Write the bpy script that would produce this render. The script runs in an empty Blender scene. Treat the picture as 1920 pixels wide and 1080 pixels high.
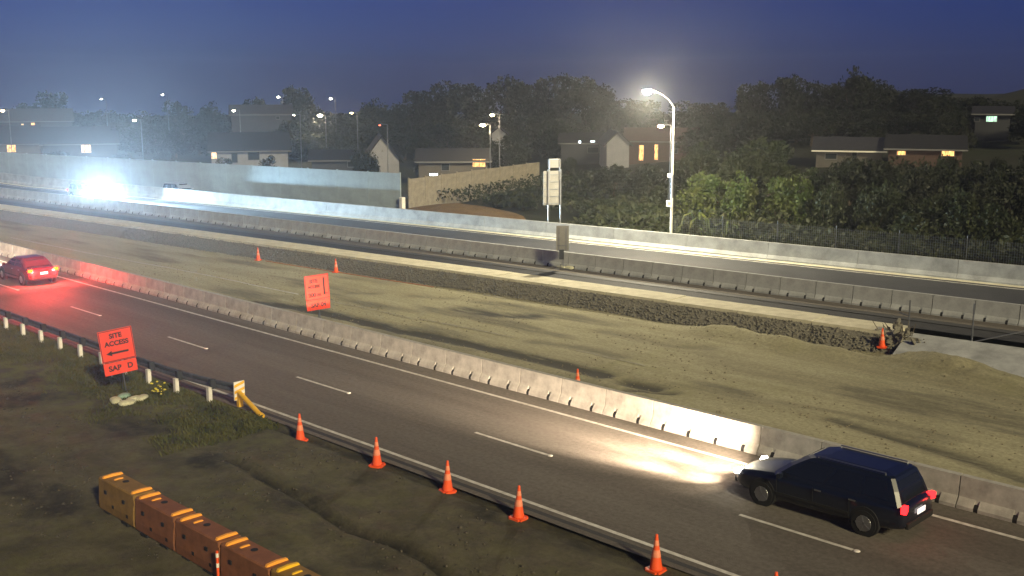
import bpy, bmesh, math, random
import numpy as np
from mathutils import Vector, Matrix, Euler
random.seed(7); np.random.seed(7)
S = bpy.context.scene
COL = S.collection
R = math.radians

# ------------------------------------------------------------------ camera
HAZE = 0.0005
CAM_H, PITCH, YAW, FPX = 10.91, 0.178, 0.777, 2062.9
cd = bpy.data.cameras.new('camera'); cam = bpy.data.objects.new('camera', cd); COL.objects.link(cam)
cam.location = (0, 0, CAM_H); cam.rotation_euler = (math.pi/2 - PITCH, 0, YAW)
cd.sensor_width = 36; cd.lens = FPX/1920*36; cd.clip_start = .3; cd.clip_end = 5000
S.camera = cam
# ------------------------------------------------------------------ sky, dim warm night glow as sun, exposure
W = bpy.data.worlds.new('World'); S.world = W; W.use_nodes = True
nt = W.node_tree; nt.nodes.clear()
out = nt.nodes.new('ShaderNodeOutputWorld'); bg = nt.nodes.new('ShaderNodeBackground')
sky = nt.nodes.new('ShaderNodeTexSky'); sky.sky_type = 'NISHITA'; sky.sun_disc = False
SUN_AZ = Vector((1.0, -0.30, 0)).normalized()          # the light comes from here
SUN_EL = R(27)
sky.sun_elevation = SUN_EL; sky.dust_density = .3; sky.ozone_density = 6; sky.sun_rotation = math.atan2(SUN_AZ.x, SUN_AZ.y)
tint = nt.nodes.new('ShaderNodeMix'); tint.data_type = 'RGBA'; tint.blend_type = 'MULTIPLY'
tint.inputs[0].default_value = 1; tint.inputs[7].default_value = (.122, .155, .50, 1)
nt.links.new(sky.outputs[0], tint.inputs[6]); nt.links.new(tint.outputs[2], bg.inputs[0])
bg.inputs[1].default_value = 0.05
nt.links.new(bg.outputs[0], out.inputs[0])
sl = bpy.data.lights.new('sun', 'SUN'); sl.energy = 3.8; sl.angle = R(5); sl.color = (1, .86, .50)
so = bpy.data.objects.new('sun', sl); COL.objects.link(so)
sdir = -(SUN_AZ*math.cos(SUN_EL) + Vector((0, 0, math.sin(SUN_EL))))
so.rotation_euler = sdir.to_track_quat('-Z', 'Y').to_euler(); so.location = (40, 30, 40)
S.view_settings.view_transform = 'Standard'; S.view_settings.look = 'None'
S.view_settings.exposure = 0; S.view_settings.gamma = 1; S.view_settings.use_curve_mapping = False
S.render.engine = 'CYCLES'; S.cycles.use_denoising = True
S.cycles.max_bounces = 5; S.cycles.volume_bounces = 0; S.cycles.transparent_max_bounces = 12
S.cycles.sample_clamp_indirect = 4; S.cycles.sample_clamp_direct = 0

# ------------------------------------------------------------------ helpers
_F = Vector((-math.sin(YAW)*math.cos(PITCH), math.cos(YAW)*math.cos(PITCH), -math.sin(PITCH)))
_R = Vector((math.cos(YAW), math.sin(YAW), 0)); _U = _R.cross(_F)
def ray(px, py): return _F*FPX + _R*(px-960) - _U*(py-540)
def gp(px, py, z=0.0):                     # survey: ground point under a sight line, at height z
    d = ray(px, py); t = (z-CAM_H)/d.z; return Vector((0, 0, CAM_H)) + d*t
def at(px, py, Y):                         # survey: point on a sight line at distance Y across the road
    d = ray(px, py); t = Y/d.y; return Vector((0, 0, CAM_H)) + d*t

def tag(o, label=None, cat=None, group=None, kind=None):
    if label: o['label'] = label
    if cat: o['category'] = cat
    if group: o['group'] = group
    if kind: o['kind'] = kind
    return o
def empty(name, loc=(0, 0, 0), rz=0, label=None, cat=None, group=None):
    o = bpy.data.objects.new(name, None); COL.objects.link(o); o.location = loc; o.rotation_euler = (0, 0, rz)
    o.empty_display_size = .2
    return tag(o, label, cat, group)
def link(name, me, mat=None, parent=None, loc=None, rot=None):
    o = bpy.data.objects.new(name, me); COL.objects.link(o)
    if mat is not None and len(me.materials) == 0: me.materials.append(mat)
    if parent is not None: o.parent = parent
    if loc is not None: o.location = loc
    if rot is not None: o.rotation_euler = rot
    return o
def copy_tree(o, parent=None):
    c = o.copy(); COL.objects.link(c); c.parent = parent
    for ch in list(o.children): copy_tree(ch, c)
    return c

class MB:
    def __init__(s): s.v = []; s.f = []; s.m = []
    def add(s, vs, fs, mi=0):
        b = len(s.v); s.v += [tuple(v) for v in vs]; s.f += [tuple(i+b for i in f) for f in fs]; s.m += [mi]*len(fs); return s
    def box(s, c, d, rot=None, mi=0, taper=1.0):
        x, y, z = d[0]/2, d[1]/2, d[2]/2; vs = []
        for sz in (-1, 1):
            k = taper if sz > 0 else 1
            for sx, sy in ((-1, -1), (1, -1), (1, 1), (-1, 1)): vs.append(Vector((sx*x*k, sy*y*k, sz*z)))
        if rot is not None:
            M = Euler(rot).to_matrix() if not isinstance(rot, Matrix) else rot
            vs = [M @ v for v in vs]
        c = Vector(c)
        return s.add([v+c for v in vs], [(3, 2, 1, 0), (4, 5, 6, 7), (0, 1, 5, 4), (1, 2, 6, 5), (2, 3, 7, 6), (3, 0, 4, 7)], mi)
    def tube(s, p0, p1, r0, r1=None, n=8, mi=0, cap=True):
        p0, p1 = Vector(p0), Vector(p1); r1 = r0 if r1 is None else r1
        d = (p1-p0).normalized(); a = d.orthogonal().normalized(); b = d.cross(a)
        vs = []
        for p, r in ((p0, r0), (p1, r1)):
            for i in range(n):
                t = 2*math.pi*i/n; vs.append(p + (a*math.cos(t)+b*math.sin(t))*r)
        fs = [(i, (i+1) % n, n+(i+1) % n, n+i) for i in range(n)]
        if cap: fs += [tuple(range(n-1, -1, -1)), tuple(range(n, 2*n))]
        return s.add(vs, fs, mi)
    def path(s, pts, rs, n=6, mi=0):
        for i in range(len(pts)-1): s.tube(pts[i], pts[i+1], rs[i], rs[i+1], n, mi)
        return s
    def lathe(s, prof, n=16, c=(0, 0, 0), mi=0):
        vs = []; c = Vector(c)
        for r, z in prof:
            for i in range(n): t = 2*math.pi*i/n; vs.append(c+Vector((r*math.cos(t), r*math.sin(t), z)))
        fs = []
        for k in range(len(prof)-1):
            for i in range(n): j = (i+1) % n; fs.append((k*n+i, k*n+j, (k+1)*n+j, (k+1)*n+i))
        fs.append(tuple(range(n-1, -1, -1))); fs.append(tuple((len(prof)-1)*n+i for i in range(n)))
        return s.add(vs, fs, mi)
    def prism(s, poly, ext, mi=0):         # poly: list of 3D points, ext: vector
        n = len(poly); e = Vector(ext); vs = [Vector(p) for p in poly]+[Vector(p)+e for p in poly]
        fs = [tuple(range(n-1, -1, -1)), tuple(range(n, 2*n))]+[(i, (i+1) % n, n+(i+1) % n, n+i) for i in range(n)]
        return s.add(vs, fs, mi)
    def loft(s, rings, closed=True, cap=True, mi=0):
        n = len(rings[0]); vs = [p for r in rings for p in r]; fs = []
        for k in range(len(rings)-1):
            for i in range(n if closed else n-1):
                j = (i+1) % n; fs.append((k*n+i, k*n+j, (k+1)*n+j, (k+1)*n+i))
        if cap: fs += [tuple(range(n-1, -1, -1)), tuple((len(rings)-1)*n+i for i in range(n))]
        return s.add(vs, fs, mi)
    def mesh(s, name, fix=True):
        me = bpy.data.meshes.new(name); me.from_pydata(s.v, [], s.f)
        if any(s.m): me.polygons.foreach_set('material_index', s.m)
        if fix:
            bm = bmesh.new(); bm.from_mesh(me); bmesh.ops.recalc_face_normals(bm, faces=bm.faces); bm.to_mesh(me); bm.free()
        me.update(); return me
    def build(s, name, mats, parent=None, loc=None, rot=None, bevel=0, smooth=False, sub=0):
        me = s.mesh(name)
        for m in (mats if isinstance(mats, (list, tuple)) else [mats]): me.materials.append(m)
        if bevel:
            bm = bmesh.new(); bm.from_mesh(me)
            bmesh.ops.bevel(bm, geom=[e for e in bm.edges if len(e.link_faces) == 2 and e.calc_face_angle(0) > .5], offset=bevel, segments=2, affect='EDGES', profile=.6)
            bm.to_mesh(me); bm.free()
        if smooth: me.polygons.foreach_set('use_smooth', [True]*len(me.polygons))
        o = link(name, me, None, parent, loc, rot)
        if sub:
            m = o.modifiers.new('sub', 'SUBSURF'); m.levels = sub; m.render_levels = sub
        return o
def np_mesh(name, V, Fq):
    me = bpy.data.meshes.new(name); V = np.asarray(V, np.float32); Fq = np.asarray(Fq, np.int32); k = Fq.shape[1]
    me.vertices.add(len(V)); me.vertices.foreach_set('co', V.ravel())
    me.loops.add(Fq.size); me.loops.foreach_set('vertex_index', Fq.ravel())
    me.polygons.add(len(Fq)); me.polygons.foreach_set('loop_start', np.arange(0, Fq.size, k, dtype=np.int32))
    try: me.polygons.foreach_set('loop_total', np.full(len(Fq), k, dtype=np.int32))
    except Exception: pass
    me.update(calc_edges=True); me.validate(); return me
def grid_mesh(name, X, Y, Z, attr=None):   # X,Y,Z 2-D arrays
    a, b = X.shape; V = np.stack([X.ravel(), Y.ravel(), Z.ravel()], 1)
    idx = np.arange(a*b).reshape(a, b)
    q = np.stack([idx[:-1, :-1].ravel(), idx[1:, :-1].ravel(), idx[1:, 1:].ravel(), idx[:-1, 1:].ravel()], 1)
    me = np_mesh(name, V, q)
    # make the normals point up
    p = me.polygons[0]
    if p.normal.z < 0: me.flip_normals()
    if attr is not None:
        for k, A in attr.items():
            at_ = me.attributes.new(k, 'FLOAT', 'POINT'); at_.data.foreach_set('value', np.asarray(A, np.float32).ravel())
    me.polygons.foreach_set('use_smooth', [True]*len(me.polygons))
    return me
def vnoise(x, y, seed=0):                  # smooth value noise, numpy
    def h(i, j): 
        n = np.sin(i*127.1+j*311.7+seed*74.7)*43758.5453; return n-np.floor(n)
    i = np.floor(x); j = np.floor(y); u = x-i; v = y-j; u = u*u*(3-2*u); v = v*v*(3-2*v)
    return (h(i, j)*(1-u)+h(i+1, j)*u)*(1-v)+(h(i, j+1)*(1-u)+h(i+1, j+1)*u)*v
def fbm(x, y, seed=0, o=4):
    s = 0; a = .5
    for k in range(o): s = s+a*vnoise(x*2**k, y*2**k, seed+k); a *= .5
    return s
def dist_poly(X, Y, pts):
    D = np.full(X.shape, 1e9)
    for a, b in zip(pts[:-1], pts[1:]):
        ax, ay, bx, by = a[0], a[1], b[0], b[1]; dx, dy = bx-ax, by-ay; L = dx*dx+dy*dy
        t = np.clip(((X-ax)*dx+(Y-ay)*dy)/L, 0, 1); D = np.minimum(D, np.hypot(X-ax-t*dx, Y-ay-t*dy))
    return D

# ------------------------------------------------------------------ materials
def mat(name, col, rough=.8, metal=0, var=.0, scale=3.0, bump=0.0, bscale=20, spec=.4, col2=None, emit=None, estr=0, coat=0, stretch=None):
    m = bpy.data.materials.new(name); m.use_nodes = True; n = m.node_tree; b = n.nodes['Principled BSDF']
    b.inputs['Roughness'].default_value = rough; b.inputs['Metallic'].default_value = metal
    b.inputs['Specular IOR Level'].default_value = spec
    c = (*col, 1); b.inputs['Base Color'].default_value = c
    if coat: b.inputs['Coat Weight'].default_value = coat; b.inputs['Coat Roughness'].default_value = .05
    if emit: b.inputs['Emission Color'].default_value = (*emit, 1); b.inputs['Emission Strength'].default_value = estr
    if var or col2 or bump:
        tc = n.nodes.new('ShaderNodeTexCoord')
    if var or col2:
        nz = n.nodes.new('ShaderNodeTexNoise'); nz.inputs['Scale'].default_value = scale; nz.inputs['Detail'].default_value = 7; nz.inputs['Roughness'].default_value = .65
        if stretch:
            mp = n.nodes.new('ShaderNodeMapping'); mp.inputs['Scale'].default_value = stretch; n.links.new(tc.outputs['Object'], mp.inputs[0]); n.links.new(mp.outputs[0], nz.inputs['Vector'])
        else: n.links.new(tc.outputs['Object'], nz.inputs['Vector'])
        rp = n.nodes.new('ShaderNodeMapRange'); rp.inputs[1].default_value = .32; rp.inputs[2].default_value = .68
        n.links.new(nz.outputs['Fac'], rp.inputs[0])
        mx = n.nodes.new('ShaderNodeMix'); mx.data_type = 'RGBA'
        n.links.new(rp.outputs[0], mx.inputs[0])
        c2 = col2 if col2 else tuple(x*(1-var) for x in col); c1 = col if col2 else tuple(min(1, x*(1+var*.5)) for x in col)
        mx.inputs[6].default_value = (*c1, 1); mx.inputs[7].default_value = (*c2, 1)
        n.links.new(mx.outputs[2], b.inputs['Base Color'])
    if bump:
        n2 = n.nodes.new('ShaderNodeTexNoise'); n2.inputs['Scale'].default_value = bscale; n2.inputs['Detail'].default_value = 5
        n.links.new(tc.outputs['Object'], n2.inputs['Vector'])
        bp = n.nodes.new('ShaderNodeBump'); bp.inputs['Strength'].default_value = bump; bp.inputs['Distance'].default_value = .05
        n.links.new(n2.outputs['Fac'], bp.inputs['Height']); n.links.new(bp.outputs[0], b.inputs['Normal'])
    return m
def emis(name, col, st):
    m = bpy.data.materials.new(name); m.use_nodes = True; n = m.node_tree; n.nodes.clear()
    o = n.nodes.new('ShaderNodeOutputMaterial'); e = n.nodes.new('ShaderNodeEmission')
    e.inputs[0].default_value = (*col, 1); e.inputs[1].default_value = st; n.links.new(e.outputs[0], o.inputs[0]); return m
def lit_win(name, col, st):
    m = emis(name, col, st); n = m.node_tree; e = n.nodes['Emission']; tc = n.nodes.new('ShaderNodeTexCoord'); w = n.nodes.new('ShaderNodeTexNoise'); w.inputs['Scale'].default_value = 2.2
    mp = n.nodes.new('ShaderNodeMapping'); mp.inputs['Scale'].default_value = (2.5, 1, .8); n.links.new(tc.outputs['Object'], mp.inputs[0]); n.links.new(mp.outputs[0], w.inputs['Vector'])
    r = n.nodes.new('ShaderNodeMapRange'); r.inputs[1].default_value = .3; r.inputs[2].default_value = .7; r.inputs[3].default_value = st*.25; r.inputs[4].default_value = st*1.5
    n.links.new(w.outputs['Fac'], r.inputs[0]); n.links.new(r.outputs[0], e.inputs[1]); return m
def ground_mat(name, c_a, c_b, c_wet, c_grass, sc=.35, bump=.6, streak=(1, 1)):
    # two soils mixed by noise, darker wet marks (attribute wet), grass tint (attribute grass)
    m = bpy.data.materials.new(name); m.use_nodes = True; n = m.node_tree; b = n.nodes['Principled BSDF']
    b.inputs['Roughness'].default_value = .92; b.inputs['Specular IOR Level'].default_value = .25
    tc = n.nodes.new('ShaderNodeTexCoord'); mp = n.nodes.new('ShaderNodeMapping'); mp.inputs['Scale'].default_value = (streak[0], streak[1], 1)
    n.links.new(tc.outputs['Object'], mp.inputs[0])
    def noise(s, d, src): 
        z = n.nodes.new('ShaderNodeTexNoise'); z.inputs['Scale'].default_value = s; z.inputs['Detail'].default_value = d; z.inputs['Roughness'].default_value = .68
        n.links.new(src, z.inputs['Vector']); return z.outputs['Fac']
    def ramp(src, a, c):
        r = n.nodes.new('ShaderNodeMapRange'); r.inputs[1].default_value = a; r.inputs[2].default_value = c; n.links.new(src, r.inputs[0]); return r.outputs[0]
    def mix(f, a, c, bt='MIX'):
        x = n.nodes.new('ShaderNodeMix'); x.data_type = 'RGBA'; x.blend_type = bt
        n.links.new(f, x.inputs[0]) if not isinstance(f, float) else setattr(x.inputs[0], 'default_value', f)
        for s, i in ((a, 6), (c, 7)):
            if isinstance(s, tuple): x.inputs[i].default_value = (*s, 1)
            else: n.links.new(s, x.inputs[i])
        return x.outputs[2]
    f1 = ramp(noise(sc, 9, mp.outputs[0]), .35, .65)
    c = mix(f1, c_a, c_b)
    f2 = ramp(noise(7, 6, tc.outputs['Object']), .3, .75)
    c = mix(f2, c, mix(.5, c, (.02, .017, .012)))
    def attr(nm):
        a = n.nodes.new('ShaderNodeAttribute'); a.attribute_name = nm; return a.outputs['Fac']
    gn = n.nodes.new('ShaderNodeMath'); gn.operation = 'MULTIPLY'; gn.use_clamp = True
    n.links.new(attr('grass'), gn.inputs[0]); n.links.new(ramp(noise(1.6, 8, tc.outputs['Object']), .38, .58), gn.inputs[1])
    c = mix(gn.outputs[0], c, c_grass)
    wn = n.nodes.new('ShaderNodeMath'); wn.operation = 'MULTIPLY'; wn.use_clamp = True
    n.links.new(attr('wet'), wn.inputs[0]); n.links.new(ramp(noise(2.3, 7, mp.outputs[0]), .2, .55), wn.inputs[1])
    c = mix(wn.outputs[0], c, c_wet)
    n.links.new(c, b.inputs['Base Color'])
    bp = n.nodes.new('ShaderNodeBump'); bp.inputs['Strength'].default_value = bump; bp.inputs['Distance'].default_value = .08
    ad = n.nodes.new('ShaderNodeMath'); n.links.new(noise(5, 9, mp.outputs[0]), ad.inputs[0]); n.links.new(noise(28, 4, tc.outputs['Object']), ad.inputs[1])
    n.links.new(ad.outputs[0], bp.inputs['Height']); n.links.new(bp.outputs[0], b.inputs['Normal'])
    return m
def leaf_mat(name, a, b_, sc=.9):
    m = bpy.data.materials.new(name); m.use_nodes = True; n = m.node_tree; b = n.nodes['Principled BSDF']
    b.inputs['Roughness'].default_value = .6; b.inputs['Specular IOR Level'].default_value = .25
    tc = n.nodes.new('ShaderNodeTexCoord'); z = n.nodes.new('ShaderNodeTexNoise'); z.inputs['Scale'].default_value = sc; z.inputs['Detail'].default_value = 6
    n.links.new(tc.outputs['Object'], z.inputs['Vector'])
    r = n.nodes.new('ShaderNodeMapRange'); r.inputs[1].default_value = .35; r.inputs[2].default_value = .65; n.links.new(z.outputs['Fac'], r.inputs[0])
    x = n.nodes.new('ShaderNodeMix'); x.data_type = 'RGBA'; x.inputs[6].default_value = (*a, 1); x.inputs[7].default_value = (*b_, 1)
    n.links.new(r.outputs[0], x.inputs[0]); n.links.new(x.outputs[2], b.inputs['Base Color'])
    t = n.nodes.new('ShaderNodeBsdfTranslucent'); n.links.new(x.outputs[2], t.inputs[0])
    ms = n.nodes.new('ShaderNodeMixShader'); ms.inputs[0].default_value = .3
    n.links.new(b.outputs[0], ms.inputs[1]); n.links.new(t.outputs[0], ms.inputs[2]); n.links.new(ms.outputs[0], n.nodes['Material Output'].inputs[0])
    return m
M = {}
M['asphalt'] = mat('asphalt', (.185, .165, .142), .78, var=.38, scale=.9, bump=.45, bscale=45, stretch=(.06, 1, 1))
M['asphalt_new'] = mat('asphalt_new', (.03, .03, .032), .8, var=.3, scale=1, bump=.3, bscale=50)
M['asphalt_far'] = mat('asphalt_far', (.05, .05, .052), .7, var=.3, scale=.4, bump=.2, bscale=40)
M['asphalt'] = ground_mat('asphalt', (.20, .18, .155), (.145, .128, .11), (.05, .05, .05), (.1, .1, .1), .8, .6, (.05, 1))
M['paint'] = mat('road_paint', (.74, .72, .66), .75, col2=(.40, .37, .32), scale=3.5)
M['paint_old'] = mat('worn_paint', (.42, .40, .32), .9, col2=(.27, .24, .16), scale=4)
M['concrete'] = mat('concrete', (.43, .41, .37), .9, var=.33, scale=2.2, bump=.15, bscale=30)
M['concrete_grey'] = mat('concrete_grey', (.36, .37, .37), .85, var=.35, scale=.9, bump=.15, bscale=25)
M['kerb'] = mat('kerb_concrete', (.66, .62, .47), .9, col2=(.46, .42, .30), scale=1.6, bump=.2, bscale=25)
M['steel'] = mat('galvanised', (.42, .43, .45), .45, .8, var=.2, scale=4)
M['steel_d'] = mat('weathered_steel', (.16, .17, .19), .5, .6, var=.3, scale=4)
M['white'] = mat('white_paint', (.78, .75, .70), .6, var=.15, scale=5)
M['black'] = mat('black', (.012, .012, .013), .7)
M['blockout'] = mat('dark_block', (.03, .032, .036), .8)
M['orange'] = mat('cone_orange', (.95, .11, .025), .5, var=.15, scale=4)
M['band_worn'] = mat('worn_band', (.95, .30, .17), .4, var=.25, scale=9)
M['orange_sign'] = mat('sign_orange', (.88, .065, .028), .45, var=.1, scale=3)
M['ink'] = mat('ink', (.035, .012, .012), .6)
M['reflect'] = mat('reflective_white', (.85, .80, .72), .35)
M['yellow'] = mat('yellow_paint', (.85, .48, .03), .5, var=.15, scale=4)
M['pl_yellow'] = mat('plastic_yellow', (.26, .15, .04), .6, var=.3, scale=3)
M['pl_orange'] = mat('plastic_orange', (.24, .095, .042), .6, var=.3, scale=3)
M['rib_y_lit'] = mat('rib_yellow_lit', (.95, .55, .03), .45)  # lighter than the body plastic: light on raised ribs put into colour
M['rib_o_lit'] = mat('rib_orange_lit', (1, .42, .06), .45)
M['timber'] = mat('timber', (.33, .26, .17), .85, var=.35, scale=3, bump=.3, bscale=15)
M['fence_t'] = mat('fence_timber', (.24, .21, .16), .9, var=.3, scale=2, bump=.2, bscale=10)
M['wall'] = mat('noise_wall', (.26, .31, .33), .85, var=.2, scale=.7, bump=.15, bscale=12)
M['bag'] = mat('sandbag', (.62, .60, .42), .9, var=.3, scale=8, bump=.4, bscale=30)
M['bag_g'] = mat('sandbag_green', (.30, .45, .36), .9, var=.3, scale=8, bump=.4, bscale=30)
M['bark'] = mat('bark', (.09, .07, .05), .95, var=.4, scale=5, bump=.5, bscale=12)
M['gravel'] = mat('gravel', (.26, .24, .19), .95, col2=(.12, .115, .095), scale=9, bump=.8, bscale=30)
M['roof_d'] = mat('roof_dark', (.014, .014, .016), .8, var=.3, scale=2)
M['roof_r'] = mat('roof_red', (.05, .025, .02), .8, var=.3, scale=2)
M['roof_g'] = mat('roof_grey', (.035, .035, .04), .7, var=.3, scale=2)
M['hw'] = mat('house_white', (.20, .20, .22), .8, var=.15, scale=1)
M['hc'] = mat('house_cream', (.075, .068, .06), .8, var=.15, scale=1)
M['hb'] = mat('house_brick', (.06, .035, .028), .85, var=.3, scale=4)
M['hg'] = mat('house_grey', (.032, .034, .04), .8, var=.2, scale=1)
M['signback'] = mat('sign_back', (.20, .195, .18), .6, var=.15, scale=2)
M['frame'] = mat('window_frame', (.12, .12, .12), .6)
M['eave'] = mat('pale_eave', (.6, .58, .5), .6)
M['glass'] = mat('window_glass', (.02, .025, .03), .08, spec=.6)
M['w_warm'] = lit_win('lit_window', (1, .50, .16), 2.2)
M['w_cream'] = lit_win('lit_window_cream', (1, .66, .36), 2.0)
M['w_green'] = lit_win('lit_window_green', (.62, 1, .70), 1.5)
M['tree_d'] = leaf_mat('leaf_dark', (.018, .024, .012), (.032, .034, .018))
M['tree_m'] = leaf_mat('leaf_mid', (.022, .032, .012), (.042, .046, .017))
M['tree_lamplit'] = leaf_mat('leaf_lamplit', (.048, .075, .018), (.10, .105, .026))  # yellow-green foliage with the pole's lamplight put into the leaf colour
M['grass'] = leaf_mat('grass_blade', (.075, .085, .022), (.13, .125, .035), 1.2)
M['flower'] = mat('yellow_flower', (.75, .62, .05), .7)
M['rubber'] = mat('rubber', (.012, .012, .012), .85)
M['rim'] = mat('rim', (.35, .36, .38), .3, .9)
M['carglass'] = mat('car_glass', (.008, .010, .013), .05, spec=.7)
M['paint_blue'] = mat('paint_dark_blue', (.006, .009, .018), .3, coat=.7)
M['paint_red'] = mat('paint_dark_red', (.10, .012, .014), .3, coat=.8)
M['paint_silver'] = mat('paint_silver', (.35, .36, .38), .3, .5, coat=.8)
M['headlamp'] = emis('headlamp', (1, .95, .86), 60)
M['headlamp_b'] = emis('headlamp_cool', (.72, .90, 1), 400)
M['tail'] = emis('tail_lamp', (1, .012, .014), 7)
M['brake'] = emis('brake_lamp', (1, .028, .0015), 32)
M['plate'] = mat('number_plate', (.8, .78, .75), .5, emit=(1, .9, .85), estr=1.2)
M['lamp'] = emis('lamp_lens', (1, .97, .92), 600)
M['lamp_w'] = emis('far_lamp_white', (1, .86, .62), 90)
M['lamp_y'] = emis('far_lamp_yellow', (1, .72, .34), 90)
M['lamp_o'] = emis('far_lamp_orange', (1, .38, .20), 60)
M['lamp_c'] = emis('far_lamp_cool', (.70, .90, 1), 60)
M['lamp_r'] = emis('far_lamp_red', (1, .15, .08), 10)
M['tube_l'] = emis('tube_lamp', (.80, .95, 1), 6)
M['tube_g'] = emis('tube_green', (.40, 1, .78), 3)
M['tube_p'] = emis('tube_purple', (.75, .20, .85), 1.2)

# ------------------------------------------------------------------ the lines of the place (X along the road, Y across it)
def _c(x): return max(x, -128.0)
def y_far_barrier(x): return 61.1+.108*(_c(x)+52.5)-.0002*(_c(x)+52.5)**2+.03*(x-_c(x))
def y_mid_barrier(x): return 50.6+.085*(_c(x)+44)-.0001*(_c(x)+44)**2+.03*(x-_c(x))
def y_kerb(x): return 45.4+.085*(_c(x)+43)-.0001*(_c(x)+43)**2+.03*(x-_c(x))           # site-side edge of the kerb strip
KERB_W = 1.9; DROP = .95; SB = -.88
def sm(a, b, t): 
    t = np.clip((t-a)/(b-a), 0, 1); return t*t*(3-2*t)
def terrain(x, y):
    x = np.asarray(x, float); y = np.asarray(y, float)
    right = sm(-95, -60, x); mid = sm(-190, -110, x)
    z = -1.2+1.1*sm(63, 68, y)
    z = z + right*(3.4*sm(70, 98, y)) + mid*(2.5*sm(85, 150, y)) + (5.5*mid+2.0)*sm(130, 260, y) + right*3*sm(110, 180, y)
    z = z + sm(64, 75, y)*(fbm(x/14, y/14, 3)-.5)*1.2
    z = z - 30*sm(420, 900, np.hypot(x, y))
    return z
def TZ(x, y): return float(terrain(np.array([x]), np.array([y]))[0])

# ground sheet
gx = np.concatenate([np.arange(-1000, -260, 22), np.arange(-260, 40, 4), np.arange(40, 620, 22)])
gy = np.concatenate([np.arange(-260, 0, 20), np.arange(0, 240, 3.0), np.arange(240, 900, 22)])
GX, GY = np.meshgrid(gx, gy, indexing='ij'); GZ = terrain(GX, GY)
gm = grid_mesh('ground', GX, GY, GZ, dict(wet=np.zeros(GX.shape), grass=np.clip(fbm(GX/9, GY/9, 5)*1.5, 0, 1)))
g = link('ground', gm, ground_mat('ground_soil', (.030, .030, .021), (.045, .042, .028), (.02, .02, .018), (.026, .036, .015), .12))
tag(g, kind='structure')

# sheets that follow a line across the site
def strip_sheet(name, ya, yb, z, m, x0=-240, x1=16, step=2.0, ny=2, parent=None):
    xs = np.arange(x0, x1+.01, step); X = np.repeat(xs[:, None], ny, 1); t = np.linspace(0, 1, ny)[None, :]
    A = np.array([ya(x) for x in xs])[:, None]; B = np.array([yb(x) for x in xs])[:, None]
    Y = A*(1-t)+B*t; return link(name, grid_mesh(name, X, Y, np.full(X.shape, z)), m, parent)
def const(v): return lambda x: v
road = tag(strip_sheet('road', const(19.72), const(28.75), 0.0, M['asphalt'], ny=3), kind='structure')
far_road = tag(strip_sheet('far_road', lambda x: y_mid_barrier(x)-1.9, lambda x: y_far_barrier(x)+.35, 0.0, M['asphalt_far'], ny=3), kind='structure')
tag(strip_sheet('asphalt_strip', lambda x: y_kerb(x)+KERB_W-.05, lambda x: y_mid_barrier(x)-1.9, -.03, M['asphalt_new']), kind='structure')
strip_sheet('seal_edge', const(19.93), const(20.10), .003, M['asphalt_new'], parent=road)
strip_sheet('edge_line', const(20.30), const(20.44), .004, M['paint'], parent=road)
strip_sheet('edge_line', const(27.00), const(27.15), .004, M['paint'], parent=road)
dm = MB().box((1.6, 0, 0), (3.2, .12, .002)).mesh('lane_dash')
stm = MB().lathe([(.085, 0), (.07, .018), (.03, .024)], 8).mesh('road_stud')
for k in range(-6, 7):
    x = -54.85+10*k
    link('lane_dash', dm, M['paint'], road, (x, 23.57, .005)); link('road_stud', stm, M['reflect'], road, (x+3.3, 23.57, .004))
# far road markings
strip_sheet('edge_line', lambda x: y_far_barrier(x)-1.55, lambda x: y_far_barrier(x)-1.38, .004, M['paint'], parent=far_road)
strip_sheet('drain_channel', lambda x: y_far_barrier(x)-.95, lambda x: y_far_barrier(x)-.25, .006, M['kerb'], parent=far_road)
for k in range(-8, 6):
    x = -44.2+10*k*1.0; y = y_mid_barrier(x)+3.3
    link('lane_dash', dm, M['paint'], far_road, (x, y, .005), (0, 0, .088))
tag(strip_sheet('shoulder', lambda x: y_mid_barrier(x)-1.25, lambda x: y_mid_barrier(x)+.2, .005, M['asphalt'], x0=-120), kind='structure')

# construction site ground, old road line, wheel marks
nx, ny = 640, 90
xs = np.concatenate([np.linspace(-240, -75, 90)[:-1], np.linspace(-75, 14, nx)])
X = np.repeat(xs[:, None], ny, 1); t = np.linspace(0, 1, ny)[None, :]
YB = np.array([y_kerb(x)-.40 for x in xs])[:, None]; Y = 28.9*(1-t)+YB*t
Zs = -DROP+.07+(DROP-.25)*sm(33.5, 29.2, Y)+(fbm(X/4, Y/4, 11)-.5)*.07+(fbm(X/.9, Y/.6, 12)-.5)*.035
wet = np.clip((fbm(X/8, Y/1.7, 21)-.50)*4.5, 0, .62)
def mark(pts, w, depth, strength):
    global Zs, wet
    D = dist_poly(X, Y, pts)*(1+.5*(fbm(X*1.5, Y*1.5, 31)-.5)); k = np.exp(-(D/w)**2)
    Zs = Zs-depth*k; wet = np.maximum(wet, strength*k)
def sgp(l, z=None): 
    z = SB if z is None else z
    return [gp(a, b, z) for a, b in l]
def sgp_(l, z=-.5): return [gp(a, b, z) for a, b in l]
mark(sgp([(400, 556), (470, 562), (560, 573), (640, 590), (760, 618), (900, 645), (1010, 670), (1130, 698)], -.80), .50, .14, 2.0)
mark(sgp([(680, 622), (760, 640), (840, 655), (960, 685), (1100, 715), (1280, 770), (1440, 815), (1700, 870)], -.60), .8, .10, 1.3)
mark(sgp([(1170, 700), (1230, 712)], -.6), .45, .22, 1.2); mark(sgp([(1180, 715), (1260, 722)], -.6), .3, .12, 1.1)
mark(sgp([(870, 580), (930, 590), (1000, 592)]), .9, .06, 1.1)
mark(sgp([(660, 548), (700, 550)]), .45, .04, .6); mark(sgp([(770, 555), (850, 560)]), .4, .03, .5)
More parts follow.
